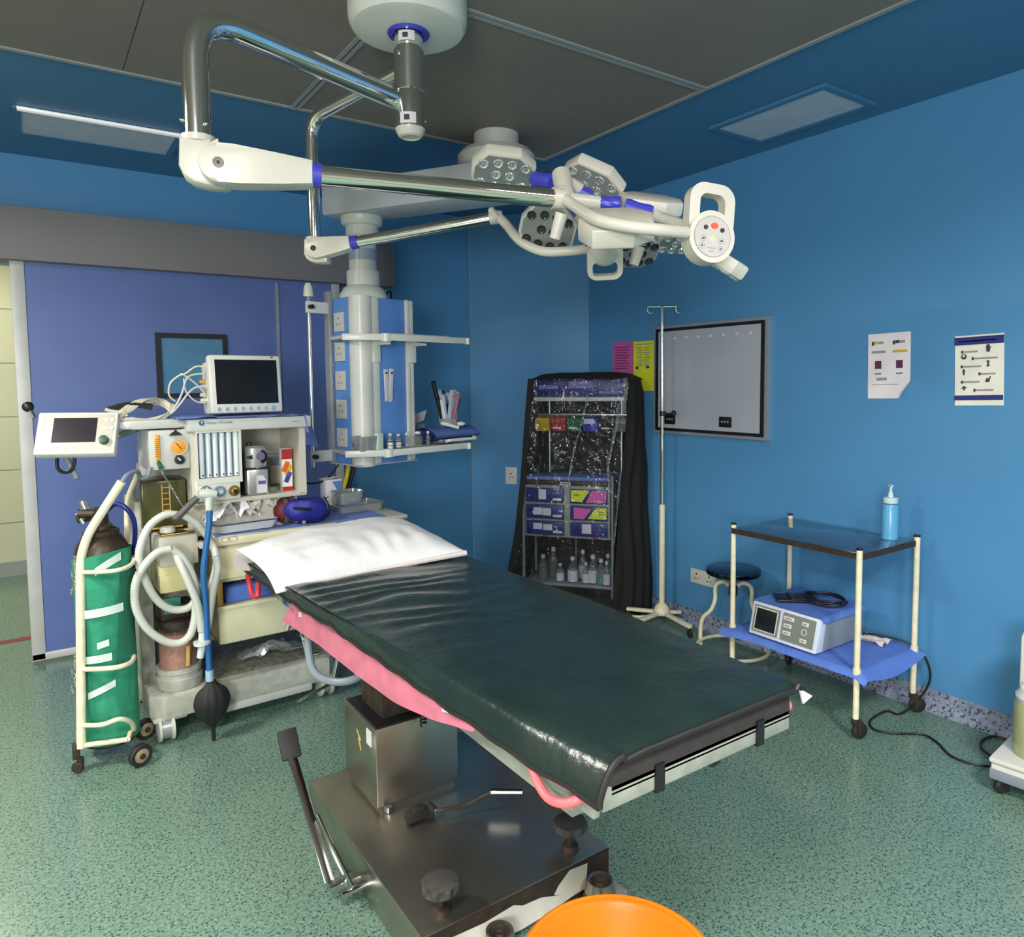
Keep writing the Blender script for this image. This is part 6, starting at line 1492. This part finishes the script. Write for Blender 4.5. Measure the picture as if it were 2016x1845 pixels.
for k, (a, c, z) in enumerate(((.14, .48, .755), (.36, .88, .655), (.13, .55, .545), (.50, .84, .435), (.14, .52, .325), (.40, .80, .205))):
    mk_('step_line', a+.05, c, z, z+.022, ink_soft); mk_('step_number', a, a+.04, z-.008, z+.032, ink)
    cxp = (.69 if k % 2 == 0 else .195); w_, h_ = .096, .149; yy, zz_ = w_-2*w_*cxp, -h_+2*h_*(z+.045)
    b = MB(); X_ = -.0042; A, Bz = V((0, -1, 0)), V((0, 0, 1)); o_ = V((X_, yy, zz_))
    if k == 0:      # gloved hand
        b.prism([(-.006, -.014), (.006, -.014), (.008, 0), (.012, .006), (.008, .008), (.006, .004), (.005, .016), (.001, .018), (-.004, .016), (-.008, .008), (-.007, -.002)], o_, A, Bz, .0008)
    elif k == 1: b.ringprism([(.011*math.cos(t_), .012*math.sin(t_)) for t_ in [2*math.pi*i/14 for i in range(14)]], [(.006*math.cos(t_), .006*math.sin(t_)+.003) for t_ in [2*math.pi*i/14 for i in range(14)]], o_, A, Bz, .0008)
    elif k == 2: b.prism([(-.006, -.013), (.006, -.013), (.003, 0), (.006, .012), (-.006, .012), (-.002, 0)], o_, A, Bz, .0008)
    elif k == 3: b.prism([(-.003, -.013), (.003, -.013), (.003, -.002), (.007, .003), (.003, .006), (.003, .013), (-.003, .013), (-.003, .006), (-.007, .003), (-.003, -.002)], o_, A, Bz, .0008)
    elif k == 4: b.prism([(-.011, -.012), (.006, -.012), (.007, .0), (.012, .010), (.008, .012), (.002, .002), (-.006, .004)], o_, A, Bz, .0008)
    else: b.prism([(-.013, -.002), (-.003, -.002), (.0, -.010), (.004, -.010), (.004, -.002), (.013, .002), (.004, .006), (-.002, .011), (-.003, .004)], o_, A, Bz, .0008)
    b.build('pictogram', ink, t.children[0])
def socket(name, label, loc, ang, w, h, n):
    t = thing(name, label, 'socket', loc, ang)
    b = MB(); b.box((-w/2, -.012, -h/2), (w/2, 0, h/2), .004); b.build('plate', white_p, t)
    for k in range(n):
        x = (k-(n-1)/2)*w*.5
        for dx, dz in ((0, .016), (-.011, -.012), (.011, -.012)):
            b = MB(); b.cyl((x+dx, -.0135, dz), (x+dx, -.011, dz), .0045 if dz < 0 else .006, 10); b.build('socket_hole', ink, t)
socket('wall_socket', 'white double wall socket low on the wall behind the stool', (XR-.0005, 2.925, .31), -90, .20, .088, 2)
socket('wall_switch', 'pale wall plate half hidden behind the black cart cover', (CXB+.190, YB-.251, .80), -52.7, .09, .13, 1)

# ------------------------------------------------------------------ things on the pendant's lower shelf
PS = ROOT[pe.name]; SZ = 1.1725-ZC
def ps(x, y, z=1.1545): q = on(x, y, 2, z); return V((q.x, q.y, z+.0005))
q = ps(716, 884)
t = thing('clear_box', 'open clear plastic box with small brown parts on the pendant shelf', 'box', PS @ V((.005, -.035, SZ-.0175)), 13)
b = MB(); L = [rrect(.11, .08, .01, 3), rrect(.14, .10, .01, 3), rrect(.132, .092, .01, 3), rrect(.10, .07, .01, 3)]; zs = [0, .075, .075, .004]; rg = [[b.bm.verts.new((x, y, z)) for x, y in l] for l, z in zip(L, zs)]
for A, B3 in zip(rg, rg[1:]):
    for k in range(len(A)): b.bm.faces.new((A[k], A[(k+1) % len(A)], B3[(k+1) % len(A)], B3[k]))
b.bm.faces.new(rg[0][::-1]); b.bm.faces.new(rg[-1]); b.build('box', clear_tray, t)
b = MB(); b.sph((.03, -.01, .018), .014, 10); b.sph((.01, -.005, .014), .011, 10); b.build('brown_parts', dark_bottle, t)
q = ps(748, 887); b = MB(); b.prism(rrect(.04, .03, .006, 3), (0, 0, .045), (1, 0, 0), (0, 1, 0), .09, .003); single(b, 'pale_green_cup', mat('pale green plastic', (186, 206, 196), .3), 'pale green plastic cup between clear box and drug vials', 'cup', q+V((0, .01, 0)), 13)
def vial(x, y, h, r, lab, m1, m2, band=None, cat='vial', nm='drug_vial'):
    t = thing(nm, lab, cat, ps(x, y), 0, 'vials on the pendant shelf')
    b = MB(); b.lathe([(0, 0), (r, 0), (r, h*.62), (r*.6, h*.74), (r*.5, h*.78), (r*.5, h*.84), (0, h*.84)], n=18); b.build('vial', m1, t)
    b = MB(); b.lathe([(0, h*.84), (r*.62, h*.84), (r*.62, h*.96), (r*.3, h), (0, h)], n=16); b.build('cap', m2, t)
    if band:
        b = MB(); b.lathe([(r+.0006, h*.08), (r+.0006, h*.56)], n=18); b.build('label', label_w, t)
        b = MB(); b.lathe([(r+.001, h*.44), (r+.001, h*.54)], n=18); b.build('label_band', band, t); b = MB(); b.lathe([(r+.001, h*.22), (r+.001, h*.25)], n=18); b.build('label_line', band, t)
vial(769, 885, .085, .0155, 'white labelled vial with dark red band next to the pale green cup', clear_jar, grey_plastic, maroon_cloth)
vial(785, 883, .078, .0155, 'white labelled vial with dark red band beside the blue cap', clear_jar, grey_plastic, maroon_cloth)
vial(801, 881, .080, .013, 'small unlabelled clear vial next to the wide clear jar', clear_jar, label_w)
vial(823, 880, .085, .026, 'wide clear jar with white lid among the vials', clear_jar, label_w, None, 'jar', 'clear_jar')
vial(843, 878, .082, .012, 'slim white-topped vial next to the blue wrapped tray', clear_jar, label_w)
q = ps(787, 872); b = MB(); b.lathe([(0, .085), (.02, .085), (.024, .10), (.022, .122), (0, .13)], n=20); b.cyl((0, 0, 0), (0, 0, .09), .012, 12); single(b, 'blue_capped_tube', blue_p, 'blue round cap standing behind the labelled vials', 'cap', q+V((.01, .08, 0)))
q = ps(893, 873)
t = thing('wrapped_tray', 'steel tray wrapped in a blue sheet at the end of the pendant shelf', 'tray', q+V((0, .06, 0)), 13)
b = MB(); b.box((-.13, -.07, .006), (.14, .09, .03), .006); b.build('tray', steel_bright, t)
def wrap2(u, v):
    a = v*math.pi*2; x = -.17+.34*u+.012*math.sin(a*2); return (x, .01+.105*math.cos(a)*(1-.1*abs(2*u-1)), .058+.034*math.sin(a)+.005*NZ.noise((u*8, math.cos(a)*3, math.sin(a)*3)))
b = MB(); b.grid(wrap2, 30, 24); b.build('blue_sheet', dull_blue, t, smooth=60)
b = MB(); b.tube(fillet([(-.09, -.085, .018), (-.09, -.11, .024), (.115, -.11, .024), (.115, -.085, .03)], .02), .009, 10); b.build('handle', white_p, t)
q = ps(838, 872); b = MB(); b.obox((0, 0, .14), (V((.9, .1, .25)).normalized(), V((0, -.55, .83)), V((.25, -.83, -.55)).normalized()), (.12, .07, .004)); 
single(b, 'leaning_card', paper_l, 'pale card leaning above the jars on the pendant shelf', 'card', q+V((-.03, .05, 0)))
crumple('clear_wrapper', clear_jar, 'crumpled clear wrapper under the leaning card on the pendant shelf', q+V((-.04, .03, .06)), .12, .08, .07, 31, 0, 'wrapper')
b = MB(); b.box((-.05, -.04, 0), (.06, .04, .07), .006); single(b, 'dark_carton', maroon_cloth, 'dark red carton below the leaning card on the pendant shelf', 'box', q+V((.0, .07, 0)), 13)
# syringes bundled upright above the blue wrapped tray
q = ps(893, 873)+V((0.0, .06, .095))
t = thing('syringe_stand', 'white gallipot holding the bundle of packed syringes on the blue wrapped tray', 'pot', q, 13)
b = MB(); b.lathe([(0, 0), (.05, 0), (.062, .045), (.059, .045), (.047, .004), (0, .004)], n=24); b.build('pot', clear_tray, t)
fp_ = mat('frosted pack', (176, 184, 194), .25)
cols_ = [(label_w, 'white'), (navy_cloth, 'navy'), (fp_, 'frosted'), (label_lilac, 'lilac'), (black_p, 'black'), (grey_plastic, 'grey'), (fp_, 'frosted'), (navy_cloth, 'navy'), (label_w, 'white'), (fp_, 'frosted'), (mat('dull pink pack', (170, 108, 130), .5), 'pink')]
for k in range(34):
    a = k*2.4; rr = .010+.044*((k*37) % 17)/17; base = q+V((rr*math.cos(a)*.7, rr*math.sin(a)*.6, .008))
    d = V((math.cos(a)*.20+random.uniform(-.10, .12), math.sin(a)*.15, 1)).normalized(); L_ = random.uniform(.13, .215) if k != 4 else .26
    mm, cn = cols_[k % 11]
    fr = frame(d, (1, .2, 0)); b = MB(); b.obox(d*L_/2, fr, (.010, .027, L_), .003); b.cyl(d*L_*.1, d*L_*.95, .008, 8)
    if k in (5, 11, 21): b.cyl(d*L_, d*(L_+.03), .004, 6)
    o = single(b, 'packed_syringe', mm, cn+' packed syringe standing in the bundle on the pendant shelf', 'syringe', base, 0, 'packed syringes in the bundle')
b = MB(); b.obox((0, 0, .012), (V((.85, -.1, -.25)).normalized(), V((.1, 1, 0)).normalized(), V((.25, 0, .95)).normalized()), (.11, .03, .02), .006); single(b, 'white_tube_pack', label_w, 'white tube lying across the front of the blue wrapped tray', 'pack', q+V((-.02, -.055, -.004)))
b = MB(); b.sph((0, 0, .014), .022, 12, (1.2, 1, .6)); single(b, 'cotton_swab', label_w, 'small white cotton swab beside the syringe bundle', 'swab', q+V((.05, -.06, .0)))
# two white strips hooked to the pendant's front panel
for k, x in enumerate((759, 770)):
    o0 = lp(pe, x, 727, -.004); o1 = lp(pe, x+(3 if k == 0 else -2), 790, -.004)
    t = thing('hanging_strip', ('white strip hooked on the pendant panel, its top leaning away from the other strip' if k == 0 else 'white strip hooked on the pendant panel, hanging lower of the pair'), 'strip', PS @ o0, 13)
    b = MB(); d = o1-o0; L_ = d.length; d.normalize(); b.obox(d*L_/2+V((0, -.002, 0)), (V((0, -1, 0)).cross(d).normalized(), d, V((0, -1, 0))), (.028, L_+(.006*k), .006), .002); b.build('strip', label_w, t)
    b = MB(); b.lathe([(0, 0), (.006, 0), (.005, .004), (0, .004)], (0, -.0055, -.02), (0, -1, 0), 12); b.build('stud', black_p, t)
